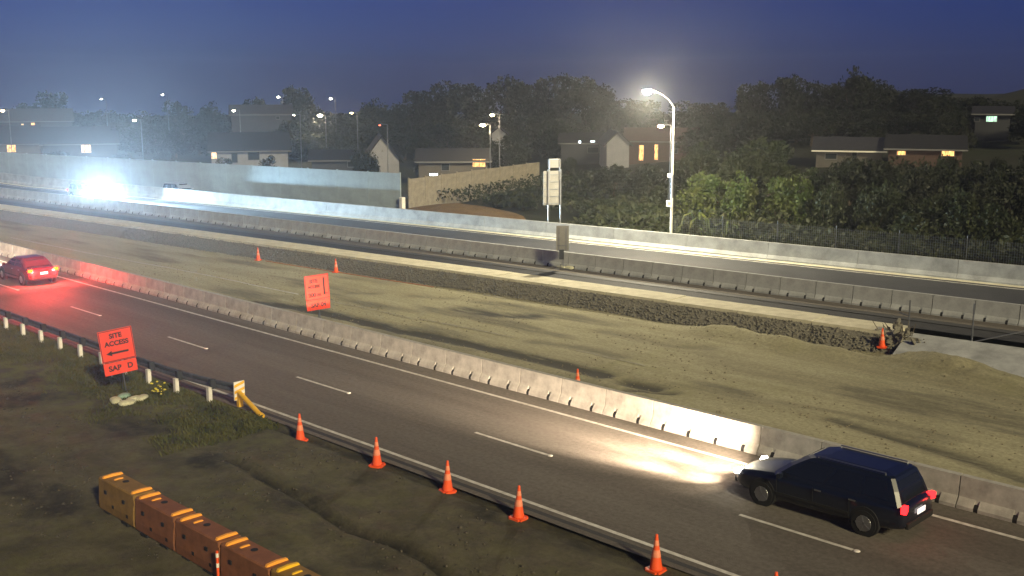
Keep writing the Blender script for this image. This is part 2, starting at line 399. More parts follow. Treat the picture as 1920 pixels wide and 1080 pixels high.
mark(sgp([(1100, 575), (1230, 600), (1320, 612)]), .25, .08, .6)
mark(sgp([(1130, 620), (1250, 645), (1330, 650)]), .5, .07, .5)
mark(sgp([(1560, 770), (1660, 800), (1800, 840), (1920, 880)], -.6), .4, .09, .9)
mark(sgp([(1480, 830), (1600, 850), (1760, 895)], -.4), .5, .08, .9)
mark(sgp([(1100, 735), (1220, 762), (1340, 790), (1480, 820)], -.6), .9, .04, 1.1); mark(sgp([(1000, 640), (1080, 650), (1160, 668)]), .5, .05, .6); mark(sgp([(1250, 640), (1400, 690), (1640, 750), (1900, 800)]), .9, .05, .25)
def mound(px, py, h, rx, ry, z=SB):
    global Zs
    c = gp(px, py, z); Zs = Zs+h*np.exp(-((X-c.x)/rx)**2-((Y-c.y)/ry)**2)*(.7+.6*fbm(X*1.2, Y*1.2, 41))
mound(1360, 628, .45, 1.8, .8); mound(1450, 648, .45, 1.6, .8); mound(1560, 665, .35, 2, .8); mound(1740, 690, .55, 2.2, 1.1); mound(1850, 712, .4, 2.5, 1.2); mound(1660, 640, .3, 1, .5)
cpit = gp(1625, 668, SB); Zs = Zs-.5*np.exp(-((X-cpit.x)/1.1)**2-((Y-cpit.y)/.35)**2); wet = np.maximum(wet, .9*np.exp(-((X-cpit.x)/1.2)**2-((Y-cpit.y)/.4)**2))
wet = np.maximum(wet, np.clip((X+27)/8, 0, 1)*.35*(Y > 38)*sm(38, 41, Y))
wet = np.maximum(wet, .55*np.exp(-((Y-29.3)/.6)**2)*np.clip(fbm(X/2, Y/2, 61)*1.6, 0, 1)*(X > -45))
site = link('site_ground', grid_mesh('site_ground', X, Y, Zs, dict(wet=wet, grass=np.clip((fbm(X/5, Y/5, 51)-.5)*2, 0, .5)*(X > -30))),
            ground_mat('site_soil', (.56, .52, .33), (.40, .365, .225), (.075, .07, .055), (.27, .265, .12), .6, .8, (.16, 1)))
tag(site, kind='structure')
SX, SY, SZ = X, Y, Zs
def site_z(x, y):
    i = np.argmin(np.abs(xs-x)); j = np.argmin(np.abs(SY[i]-y)); return float(SZ[i, j])
def line_on_site(name, pts, w, m, z=SB):
    P = [gp(a, b, z) for a, b in pts]; vs = []; 
    Q = []
    for a, b in zip(P[:-1], P[1:]):
        n = max(2, int((b-a).length/1.0)); Q += [a.lerp(b, i/n) for i in range(n)]
    Q.append(P[-1])
    for i, q in enumerate(Q):
        d = (Q[min(i+1, len(Q)-1)]-Q[max(i-1, 0)]).normalized(); nn = Vector((-d.y, d.x, 0))*w/2
        for s in (-1, 1): v = q+nn*s; vs.append((v.x, v.y, site_z(q.x, q.y)+.03))
    fs = [(2*i, 2*i+1, 2*i+3, 2*i+2) for i in range(len(Q)-1)]
    mb = MB().add(vs, fs); return mb.build(name, m, site)
line_on_site('old_edge_line', [(20, 446), (160, 474), (330, 505), (560, 552)], .13, M['paint'])
line_on_site('old_edge_line', [(617, 565), (700, 581), (770, 596)], .10, M['paint_old'])
line_on_site('old_edge_line', [(785, 598), (880, 617), (965, 634)], .10, M['paint_old'])
line_on_site('old_edge_line', [(905, 553), (945, 560)], .12, M['paint_old'])
line_on_site('old_edge_line', [(1080, 657), (1210, 686)], .10, M['paint_old'])

# verge in front (the camera's side)
nxv, nyv = 420, 130
vx = np.linspace(-78, 8, nxv); vy = np.concatenate([np.linspace(-30, 6, 30)[:-1], np.linspace(6, 19.85, nyv-29)])
X, Y = np.meshgrid(vx, vy, indexing='ij')
Zv = -.03+(fbm(X/2.5, Y/2.5, 71)-.5)*.28*sm(19.8, 17.5, Y)+(fbm(X/.6, Y/.6, 72)-.5)*.10*sm(19.8, 19.0, Y)
wetv = np.clip((fbm(X/2.2, Y/1.6, 75)-.47)*5, 0, .9)
Zs, wet = Zv, wetv
mark(sgp([(440, 860), (480, 885), (520, 905), (575, 930), (615, 960), (660, 988), (740, 1010), (800, 1042), (850, 1085)], 0), .16, .20, 1.0)
mark(sgp([(430, 770), (560, 815), (700, 868), (840, 917), (980, 968), (1130, 1020), (1290, 1085)], 0), .18, .06, .55)
mark(sgp([(260, 790), (320, 785), (380, 800)], 0), .5, .05, 1.0); mark(sgp([(500, 795), (600, 825), (760, 880), (1000, 965), (1200, 1040)], 0), .14, .07, .9)
mark(sgp([(880, 960), (1000, 985), (1100, 1025), (1250, 1078)], 0), .2, .06, .6)
wetv = wet; Zv = Zs
gr = np.clip(1.3*sm(14.5, 18.2, Y)*sm(-30, -36, X)+.6*fbm(X/3, Y/3, 77)+.5*np.exp(-((X+33)/4)**2-((Y-18.6)/1.0)**2), 0, 1)
verge = link('verge', grid_mesh('verge', X, Y, Zv, dict(wet=wetv, grass=gr)),
             ground_mat('verge_soil', (.095, .083, .060), (.19, .165, .11), (.026, .023, .018), (.17, .17, .055), .7, 1.0))
tag(verge, kind='structure')
VX, VY, VZ = vx, vy, Zv
def verge_z(x, y): return float(VZ[np.argmin(np.abs(VX-x)), np.argmin(np.abs(VY-y))])

# kerb strip of cast slabs and the gravel bank under it
kerb = tag(empty('kerb_strip', (0, 0, 0)), kind='structure')
km = MB().box((0, 0, 0), (3.96, KERB_W, .16)).mesh('slab')
x = -118
while x < -22.6:
    xc = x+2; y = y_kerb(xc)+KERB_W/2
    link('slab', km, M['kerb'], kerb, (xc, y, -.055+random.uniform(-.008, .008)), (0, 0, .086)); x += 4
kx = np.arange(-240, -20.4, .45); nyb = 8
X = np.repeat(kx[:, None], nyb, 1); t = np.linspace(0, 1, nyb)[None, :]
KY = np.array([y_kerb(v) for v in kx])[:, None]
Y = KY+.06-1.0*t+(fbm(X*1.2, t*3, 81)-.5)*.22; Z = -.09-(DROP-.04)*t**.9+(fbm(X*2, t*9, 82)-.5)*.10
bank = link('gravel_bank', grid_mesh('gravel_bank', X, Y, Z), M['gravel']); tag(bank, kind='structure')
def stones(name, P, s0, s1, m):
    n = len(P); base = np.array([(1, 0, 0), (-1, 0, 0), (0, 1, 0), (0, -1, 0), (0, 0, .7), (0, 0, -.7)], float)
    F = np.array([(0, 2, 4), (2, 1, 4), (1, 3, 4), (3, 0, 4), (2, 0, 5), (1, 2, 5), (3, 1, 5), (0, 3, 5)])
    sc = np.random.uniform(s0, s1, (n, 1, 1))*np.random.uniform(.6, 1.4, (n, 6, 1))
    a = np.random.uniform(0, 6.28, n); c, s = np.cos(a), np.sin(a)
    B = np.repeat(base[None], n, 0)*sc; Bx = B[..., 0]*c[:, None]-B[..., 1]*s[:, None]; By = B[..., 0]*s[:, None]+B[..., 1]*c[:, None]
    V = np.stack([Bx, By, B[..., 2]], -1)+np.asarray(P)[:, None, :]
    FF = (F[None]+np.arange(n)[:, None, None]*6).reshape(-1, 3)
    return link(name, np_mesh(name, V.reshape(-1, 3), FF), m)
P = []
for i in range(6500):
    x = random.uniform(-85, -20.5); u = random.random(); P.append((x, y_kerb(x)+.05-1.15*u, -.09-(DROP-.04)*u**.9+random.uniform(-.03, .03)))
o = stones('bank_gravel', P, .03, .085, M['gravel']); tag(o, 'loose dark gravel facing the bank under the kerb strip', 'gravel', kind='stuff')
M['clod'] = mat('clod', (.24, .21, .14), .95, var=.4, scale=6)
P = []
for i in range(5200):
    x = random.uniform(-70, -2); y = random.uniform(29.2, y_kerb(x)-.7)
    if fbm(np.array([x/4]), np.array([y/3]), 91)[0] < .45: continue
    P.append((x, y, site_z(x, y)+.01))
o = stones('site_clods', P, .012, .06, M['clod']); tag(o, 'small clods and stones strewn over the bare earth site', 'stones', kind='stuff')
P = []
for i in range(5200):
    x = random.uniform(-52, -6); y = random.uniform(8, 19.3)
    if fbm(np.array([x/1.7]), np.array([y/1.3]), 95)[0] < .5: continue
    P.append((x, y, verge_z(x, y)+.005))
M['vclod'] = mat('verge_clod', (.11, .095, .07), .95, col2=(.035, .03, .024), scale=3)
o = stones('verge_clods', P, .012, .065, M['vclod']); tag(o, 'small dark clods and stones on the bare verge', 'stones', kind='stuff')

# ------------------------------------------------------------------ concrete barriers
def barrier_mesh(L, H, name):
    full = [(-.29, 0), (-.29, .09), (-.15, .30), (-.10, H), (.10, H), (.15, .30), (.29, .09), (.29, 0)]
    cut = [(-.20, 0), (-.20, .09), (-.15, .30), (-.10, H), (.10, H), (.15, .30), (.20, .09), (.20, 0)]
    st = []; a = L/2-.002
    def s(x, p): st.append([(x, y, z) for y, z in p])
    s(-a, full)
    for c in (-.5, .5):
        s(c-.060, full); s(c-.059, cut); s(c+.059, cut); s(c+.060, full)
    s(a, full)
    return MB().loft(st).mesh(name)
bm1 = barrier_mesh(2.0, .85, 'barrier_block'); bm2 = barrier_mesh(2.0, .98, 'barrier_block_tall')
slot_m = MB().prism([(-.058, -.288, .0), (-.058, -.288, .088), (-.058, -.222, .182), (-.058, -.10, .182), (-.058, -.10, 0)], (.116, 0, 0)).mesh('slot_shade')  # black filler in each notch, painting the shade inside the slot
cm = MB().box((0, 0, .5), (.05, .07, .56)).mesh('connector')
n = 0
for i in range(-36, 12):
    x = -21.7+.0+2.03*i-.5
    if x > 8: continue
    o = empty('concrete_barrier', (x, 28.30, 0), 0, 'pale concrete barrier block with drain slots between near lanes and dirt site', 'barrier', 'concrete barriers beside the near lanes')
    ob = link('block', bm1, M['concrete'], o); [link('slot_shade', slot_m, M['black'], o, (q, 0, .002)) for q in (-.5, .5)]; link('connector', cm, M['steel_d'], o, (1.015, 0, 0))
for i in range(-44, 18):
    x = -43.9+2.03*i; y = y_mid_barrier(x)+.28
    if x > 6: continue
    o = empty('concrete_barrier', (x, y, 0), .085-.0002*(x+44), 'grey concrete barrier block with drain slots on near side of far carriageway', 'barrier', 'concrete barriers along the far carriageway')
    link('block', bm2, M['concrete_grey'], o); [link('slot_shade', slot_m, M['black'], o, (q, 0, .002)) for q in (-.5, .5)]; link('connector', cm, M['steel_d'], o, (1.015, 0, 0))
fb = empty('roadside_wall', (0, 0, 0), 0, 'long grey concrete safety wall behind the far carriageway', 'wall')
prof = [(-.30, 0), (-.30, .10), (-.13, .32), (-.10, 1.12), (.12, 1.12), (.16, 0)]
x = -200.0
while x < 10:
    a, b = x+.012, x+5.988; st = []
    for xx in (a, (a+b)/2, b): st.append([(xx, y_far_barrier(xx)+p[0], p[1]) for p in prof])
    MB().loft(st).build('panel', M['concrete_grey'], fb); x += 6

# ------------------------------------------------------------------ mesh fence on the wall (right)
mf = empty('mesh_fence', (0, 0, 0), 0, 'dark wire mesh fence standing behind the far concrete wall', 'fence')
mb = MB()
x0, x1 = -46, 4
def fy(x): return y_far_barrier(x)+.9
for i in range(int((x1-x0)/.14)):
    x = x0+i*.14; mb.box((x, fy(x), 1.2), (.012, .012, 2.2))
for k in range(14):
    z = .2+k*.155
    for j in range(int((x1-x0)/5)):
        a = x0+5*j; b = a+5; mb.tube((a, fy(a), z), (b, fy(b), z), .006, n=4)
o = mb.build('wire_mesh', M['steel_d'], mf); tag(o, kind='stuff')
x = x0
while x <= x1:
    MB().tube((x, fy(x)+.05, -.4), (x, fy(x)+.05, 2.45), .025, n=6).build('post', M['steel_d'], mf); x += 4.0

# ------------------------------------------------------------------ guardrail
gr_ = empty('guardrail', (-33, 19.1, 0), 0, 'steel guardrail with white posts and yellow striped end beside the near lanes', 'guardrail')
wp = [(0, .44), (.05, .47), (.05, .53), (0, .59), (0, .61), (.05, .67), (.05, .73), (0, .76), (-.012, .76), (.038, .73), (.038, .67), (-.012, .61), (-.012, .59), (.038, .53), (.038, .47), (-.012, .44)]
x = -113.0
while x < -33.2:
    b = min(x+4, -33.05)
    MB().loft([[(xx+33, .30-p[0]+(.5*max(0, (xx+38)/5)**2), p[1]) for p in wp] for xx in np.linspace(x+.004, b-.004, 3)]).build('rail', M['steel_d'], gr_); x += 4
pm = MB().box((0, 0, .22), (.17, .14, .62)).mesh('post'); bo = MB().box((0, 0, .62), (.17, .19, .34)).mesh('blockout')
for i in range(0, 26):
    x = -1.2-1.95*i
    if -39.9 < x-33 < -39.4 and False: continue
    yy = .5*max(0, (x-33+38+33)/5 if False else (x+5)/5)**2 if x > -5 else 0
    p = link('post', pm, M['white'], gr_, (x, .04+yy, 0)); link('blockout', bo, M['blockout'], p, (0, .13, 0))
ep = link('end_panel', MB().box((0, 0, 0), (.05, .42, .66)).mesh('end_panel'), M['white'], gr_, (0.05, .78, .56))
for k in range(3):
    link('chevron', MB().prism([(0, -.20, -.02), (0, .20, .10), (0, .20, .20), (0, -.20, .08)], (.004, 0, 0)).mesh('chevron'), M['yellow'], ep, (.026, 0, -.30+.22*k))
MB().tube((.15, .72, .52), (1.75, .55, .05), .085, n=10).tube((1.70, .555, .06), (1.82, .545, .03), .11, n=10).build('anchor_tube', M['yellow'], gr_)
MB().box((.12, .75, .2), (.16, .16, .5)).build('end_post', M['yellow'], gr_)

# ------------------------------------------------------------------ traffic cones
cone_m = MB().lathe([(.155, .05), (.148, .09), (.112, .32), (.095, .42), (.062, .64), (.038, .84), (.030, .90), (.018, .905)], 18)
cone_mesh = cone_m.mesh('cone_body'); cone_mesh.polygons.foreach_set('use_smooth', [True]*len(cone_mesh.polygons))
bb = bmesh.new(); bmesh.ops.create_cube(bb, size=1); bmesh.ops.scale(bb, vec=(.42, .42, .055), verts=bb.verts); bmesh.ops.bevel(bb, geom=[e for e in bb.edges if abs(e.verts[0].co.z-e.verts[1].co.z) > .01], offset=.06, segments=2, affect='EDGES')
base_mesh = bpy.data.meshes.new('base'); bb.to_mesh(base_mesh); bb.free()
band_mesh = MB().lathe([(.110, .36), (.1115, .362), (.0835, .53), (.080, .532)], 18).mesh('band'); band2 = MB().lathe([(.0665, .635), (.0672, .637), (.0495, .76), (.048, .762)], 18).mesh('band')
def cone(p, label, bands, rz=0, tilt=0, group=None):
    o = empty('traffic_cone', p, rz, label, 'cone', group); o.rotation_euler = (tilt, 0, rz)
    link('body', cone_mesh, M['orange'], o); link('base', base_mesh, M['orange'], o, (0, 0, .028))
    else_ = M['reflect'] if bands else M['band_worn']; link('band', band_mesh, else_, o); link('band', band2, else_, o)
    if False: link('band', band_mesh, M['reflect'], o); link('band', band2, M['reflect'], o)
    return o
def foot_of_bank(px):                      # where the sight line meets the foot of the gravel bank
    best = min((abs((lambda v: 960+FPX*v.dot(_R)/v.dot(_F))(Vector((x/10, y_kerb(x/10)-1.3, SB-CAM_H)))-px), x/10) for x in range(-1000, -250))
    return Vector((best[1], y_kerb(best[1])-1.3, SB))
ND = 'orange traffic cones along the near edge line'
for px, py, l in ((563, 818, 'orange traffic cone standing nearest the yellow guardrail end'), (707, 868, 'second orange traffic cone from the guardrail end'),
                  (839, 916, 'third orange traffic cone from the guardrail end, in front of edge line'), (972, 967, 'fourth orange traffic cone from the guardrail end'), (1230, 1062, 'largest orange traffic cone, fifth from the guardrail end, near bottom edge')):
    p = gp(px, py); cone((p.x, p.y, verge_z(p.x, p.y)+.0), l, False, random.uniform(-.3, .5), R(random.uniform(-2.5, 2.5)), ND)
cone((-11.3, 19.45, -.0), 'orange traffic cone with only its tip showing at the bottom edge', False, .2, 0, ND)
p = foot_of_bank(484); cone((p.x, p.y, site_z(p.x, p.y)), 'far orange cone at the gravel bank foot, left of the banded one', False, .1, 0, 'cones on the dirt site')
p = foot_of_bank(629); cone((p.x, p.y, site_z(p.x, p.y)), 'orange cone with white bands at the gravel bank foot', True, .4, 0, 'cones on the dirt site')
cone((-26.6, 30.6, site_z(-26.6, 30.6)), 'orange cone tip peeking over the near concrete barrier', False, .4, 0, 'cones on the dirt site')
p = gp(1657, 642, -.4); cone((p.x, p.y-.15, -.60), 'weathered pink and white cone by the rubble at the kerb end', True, .2, R(6), 'cones on the dirt site')

# ------------------------------------------------------------------ water filled barriers, bottom left
def wbar(x, pc, rc, label):
    o = empty('water_barrier', (x, 12.42, verge_z(x, 12.4)-.05), 0, label, 'barrier', 'plastic water-filled barriers on the verge')
    L, H = 1.98, .93
    prof = [(-.325, .10), (-.335, .30), (-.315, .55), (-.30, H-.03), (-.27, H), (.27, H), (.30, H-.03), (.315, .55), (.335, .30), (.325, .10), (.25, 0), (-.25, 0)]
    rings = []
    for xx, k in ((-L/2, .90), (-L/2+.04, 1), (-.2, 1), (.2, 1), (L/2-.04, 1), (L/2, .90)): rings.append([(xx, y*k, z) for y, z in prof])
    b = MB().loft(rings).build('body', pc, o)
    ribm = [(-.28, 0), (-.25, .055), (.0, .075), (.25, .055), (.28, 0)]
    for xx in (-.80, .80):
        MB().prism([(xx, y, H-.002+z) for y, z in ribm], (.075, 0, 0)).build('rib', rc, o)
    MB().prism([(-.45, y*.45, H-.002+z*.5) for y, z in ribm], (.05, 0, 0)).build('small_rib', rc, o)
    MB().lathe([(.085, H-.01), (.085, H+.012), (.06, H+.014)], 12, (-.12, 0.05, 0)).build('filler_cap', M['black'], o)
    for xx, zz in ((-.55, .62), (-.15, .32), (.45, .62), (.62, .28)):
        MB().box((xx, -.322, zz), (.11, .03, .09)).build('socket', M['black'], o)
    for s in (-.5, .5): MB().box((s, -.30, .05), (.34, .12, .10)).build('lift_slot', M['black'], o)
    for s in (-.28, 0, .28): MB().box((.985, -.26, .45+s), (.04, .10, .16)).build('hinge', pc, o)
    return o
cl = [('y', 'yellow plastic barrier at the far left end of the row'), ('o', 'brownish orange plastic barrier, second from the far left end'), ('o', 'brownish orange plastic barrier, third from the far left end'),
      ('o', 'orange plastic barrier beside the red and white reflector post'), ('y', 'yellow plastic barrier, fifth in the row from the far end'), ('y', 'yellow plastic barrier at the bottom edge, last of the row')]
for i, (k, l) in enumerate(cl):
    wbar(-26.3+2.03*i, M['pl_yellow'] if k == 'y' else M['pl_orange'], M['rib_y_lit'] if i > 3 else M['rib_o_lit'], l)
dp = empty('reflector_post', (-20.2-.9, 11.98, verge_z(-21, 12)-.02), 0, 'small red and white reflector post against the plastic barriers', 'post')
MB().tube((0, 0, 0), (0, 0, .75), .03, n=8).build('post', M['orange'], dp)
MB().tube((0, 0, .60), (0, 0, .70), .034, n=8).build('band', M['reflect'], dp); MB().tube((0, 0, .36), (0, 0, .46), .034, n=8).build('band', M['reflect'], dp)

# ------------------------------------------------------------------ orange work signs
def text_mesh(s, size, name):
    c = bpy.data.curves.new(name, 'FONT'); c.body = s; c.size = size; c.align_x = 'CENTER'; c.align_y = 'CENTER'; c.extrude = .0015; c.offset = .010
    t = bpy.data.objects.new('tmp', c); me = bpy.data.meshes.new_from_object(t); bpy.data.objects.remove(t); me.name = name; return me
TXT = (math.pi/2, 0, math.pi/2)
def work_sign(p, yaw, roll, label, texts, arrow, h0=.45):
    h0 = .74-p[2]
    o = empty('work_sign', p, yaw, label, 'sign', 'orange roadwork signs'); o.rotation_euler = (roll, 0, yaw)
    W_, H1, H2 = 1.2, 1.18, .46; z2 = h0+H2/2; z1 = h0+H2+.03+H1/2
    top = MB().box((0, 0, z1), (.03, W_, H1)).build('panel', M['orange_sign'], o, bevel=.008)
    low = MB().box((0.004, 0, z2), (.03, W_*.97, H2)).build('plate', M['orange_sign'], o, bevel=.008)
    t = .022
    fr = MB()
    for s in (-1, 1):
        fr.box((.016, s*(W_/2-.03), z1), (.006, t, H1-.04)); fr.box((.016, 0, z1+s*(H1/2-.03)), (.006, W_-.06-t, t))
    fr.build('border', M['ink'], top)
    for s, sz, y, z in texts:
        link('lettering', text_mesh(s, sz, 'lettering'), M['ink'], top if z > H2 else low, (.019 if z > H2 else .023, y, h0+z), TXT)
    arrow(o, z1, top)
    bk = MB()
    for s in (-.35, .35): bk.box((-.03, s, (z1+z2)/2+.05), (.03, .05, H1+H2-.1))
    bk.box((-.05, 0, z1), (.03, .9, .05)); bk.build('back_frame', M['steel_d'], o)
    MB().tube((-.05, .05, -.15), (-.05, .05, h0+.3), .025, n=8).build('post', M['steel_d'], o)
    MB().tube((-.06, .05, .0), (-.5, .35, .02), .02, n=6).tube((-.06, .05, .0), (-.5, -.35, .02), .02, n=6).tube((-.05, .05, h0), (-.45, .0, .02), .018, n=6).build('stand', M['steel_d'], o)
    return o
def arrow_left(o, z1, top):
    z = z1-.28; MB().box((.019, .06, z), (.005, .62, .075)).prism([(.0165, -.22, z-.10), (.0165, -.42, z), (.0165, -.22, z+.10)], (.005, 0, 0)).build('arrow', M['ink'], top)
def arrow_down(o, z1, top):
    MB().box((.019, .34, z1+.02), (.005, .085, .82)).box((.019, .44, z1-.34), (.005, .14, .05)).build('arrow', M['ink'], top)
work_sign((-37.5, 17.9, verge_z(-37.5, 17.9)), R(-13.5), R(6), 'leaning orange work sign with left arrow in front of the guardrail',
          [('SITE', .24, 0, 1.43), ('ACCESS', .24, 0, 1.15), ('SAP', .27, -.20, .23), ('D', .27, .34, .23)], arrow_left)
work_sign((-42.1, 29.9, site_z(-42.1, 29.9)), R(-13.5), R(3), 'orange work sign with vertical arrow behind the near concrete barrier',
          [('SITE', .22, -.16, 1.38), ('ACCESS', .17, -.16, 1.12), ('200 m', .24, -.14, .72), ('SAP 04', .26, 0, .23)], arrow_down)
# sandbags
def bag_mesh(seed, name='sandbag'):
    b = bmesh.new(); bmesh.ops.create_uvsphere(b, u_segments=14, v_segments=9, radius=1); r = random.Random(seed)
    for v in b.verts:
        k = .9+.2*float(fbm(np.array([v.co.x*1.5+seed]), np.array([v.co.y*1.5+v.co.z]), seed)[0])
        v.co = Vector((math.copysign(abs(v.co.x)**.7, v.co.x)*.30*k, math.copysign(abs(v.co.y)**.75, v.co.y)*.19*k, v.co.z*.085*k))
    me = bpy.data.meshes.new(name); b.to_mesh(me); b.free(); me.polygons.foreach_set('use_smooth', [True]*len(me.polygons)); return me
BM = [bag_mesh(i) for i in range(4)]
def sandbag(p, rz, k, m, label, group, s=1):
    me = BM[k % 4].copy(); o = link('sandbag', me, m, None, p, (random.uniform(-.15, .15), random.uniform(-.1, .1), rz)); o.scale = (s, s, s); return tag(o, label, 'sandbag', group)
for px, py, m, l in ((217, 747, 'bag', 'pale sandbag at left foot of the leaning work sign'), (233, 740, 'bag_g', 'greenish sandbag under the leaning work sign'), (238, 752, 'bag', 'front sandbag below the leaning work sign'), (252, 745, 'bag', 'middle sandbag right of the green one'), (265, 744, 'bag', 'sandbag at right end of the heap under the leaning sign')):
    p = gp(px, py, .1); sandbag((p.x, p.y, verge_z(p.x, p.y)+.09), random.uniform(0, 3), px, M[m], l, 'sandbags at the leaning work sign', 1.05)
# sign seen from behind on the far carriageway's shoulder
ds = empty('temporary_sign', (-44.8, y_mid_barrier(-44.8)-.55, .005), R(40), 'dark grey temporary sign seen from behind before the far carriageway barrier', 'sign')
MB().box((0, 0, 1.95), (.78, .03, 1.55)).build('panel', M['signback'], ds)
MB().box((-.22, -.03, 1.9), (.05, .03, 1.4)).box((.22, -.03, 1.9), (.05, .03, 1.4)).box((0, -.045, 1.5), (.6, .02, .05)).build('back_frame', M['steel_d'], ds)
MB().box((-.05, -.06, .95), (.30, .10, .60)).build('bracket', M['blockout'], ds)
MB().tube((.05, -.03, 0), (.05, -.03, 1.3), .028, n=8).tube((.05, -.03, .06), (.5, -.3, .04), .02, n=6).tube((.05, -.03, .06), (-.5, -.3, .04), .02, n=6).build('post', M['steel_d'], ds)
for px, py, l in ((1052, 501, 'left cream sandbag at the foot of the dark temporary sign'), (1060, 498, 'back cream sandbag at the foot of the dark temporary sign'), (1067, 502, 'front cream sandbag at the foot of the dark temporary sign'), (1077, 500, 'right cream sandbag apart from the others by the dark sign')):
    p = gp(px, py, .08); sandbag((p.x, p.y, .08), random.uniform(-.4, .6), px, M['bag'], l, 'sandbags at the dark temporary sign', 1.15)

# ------------------------------------------------------------------ tall panel sign on two posts, seen from behind
bs = empty('panel_sign', (-56.4, 61.9, 0), R(58), 'tall pale motorway sign on two posts seen from behind', 'sign')
for s in (-.48, .48): MB().tube((s, -.14, -.3), (s, -.14, 5.0), .06, n=8).build('post', M['steel'], bs)
for s in (-.38, .42): MB().tube((s, -.10, 4.2), (s, -.10, 5.75), .045, n=8).build('stiffener', M['steel'], bs)
for k in range(5): MB().box((-.16, 0, 2.55+.52*k), (1.36, .05, .51)).build('panel', M['signback'], bs)
MB().box((.02, 0, 5.43), (.98, .05, .62)).build('top_panel', M['signback'], bs)
MB().box((.02, -.06, 5.76), (.86, .06, .06)).build('crossbar', M['steel'], bs)
for k in range(5): MB().box((-.16, -.045, 2.40+.55*k), (1.28, .04, .05)).build('rail', M['steel_d'], bs)

# ------------------------------------------------------------------ lamp light helper
def plight(kind, name, parent, loc, energy, color, radius=.1, rot=None, angle=None, blend=.5):
    l = bpy.data.lights.new(name, kind); l.energy = energy; l.color = color; l.shadow_soft_size = radius
    if kind == 'SPOT': l.spot_size = angle; l.spot_blend = blend
    o = bpy.data.objects.new(name, l); COL.objects.link(o); o.location = loc
    if rot is not None: o.rotation_euler = rot
    if parent is not None: o.parent = parent
    return o
# ------------------------------------------------------------------ street lamp
lp = Vector((-45.85, y_far_barrier(-45.85)+.75, -.1))
sl_ = empty('street_lamp', lp, 0, 'tall lit street lamp on a pale pole behind the far concrete wall', 'street lamp')
MB().tube((0, 0, 0), (0, 0, 3.6), .105, .09, n=10).build('pole_base', M['white'], sl_)
MB().tube((0, 0, 3.6), (0, 0, 5.2), .085, .08, n=10).build('pole_middle', M['steel'], sl_)
MB().tube((0, 0, 5.2), (-.02, 0, 9.9), .075, .045, n=10).build('pole', M['white'], sl_)
MB().path([(-.02, 0, 9.85), (-.15, -.4, 10.35), (-.35, -1.0, 10.75), (-.6, -1.7, 11.0)], [.045, .04, .035, .03], 8).build('arm', M['steel'], sl_)
MB().box((-.75, -2.1, 11.06), (.34, .85, .12), rot=(0, 0, -.3)).build('lamp_head', M['steel_d'], sl_, bevel=.03)
MB().lathe([(.02, -.30), (.16, -.26), (.27, -.15), (.30, 0)], 14, (-.75, -2.1, 10.99)).build('lens', M['lamp'], sl_, smooth=True)
MB().box((-.12, -.13, 3.2), (.50, .03, .45)).build('number_plate', M['white'], sl_)
link('lettering', text_mesh('50', .26, 'lettering'), M['orange'], sl_, (-.12, -.148, 3.2), (math.pi/2, 0, 0))
MB().box((-.18, -.05, 5.15), (.3, .18, .28)).build('bracket', M['white'], sl_)
plight('POINT', 'street_lamp_light', sl_, (-.75, -2.1, 10.55), 21000, (1, .88, .60), .25)

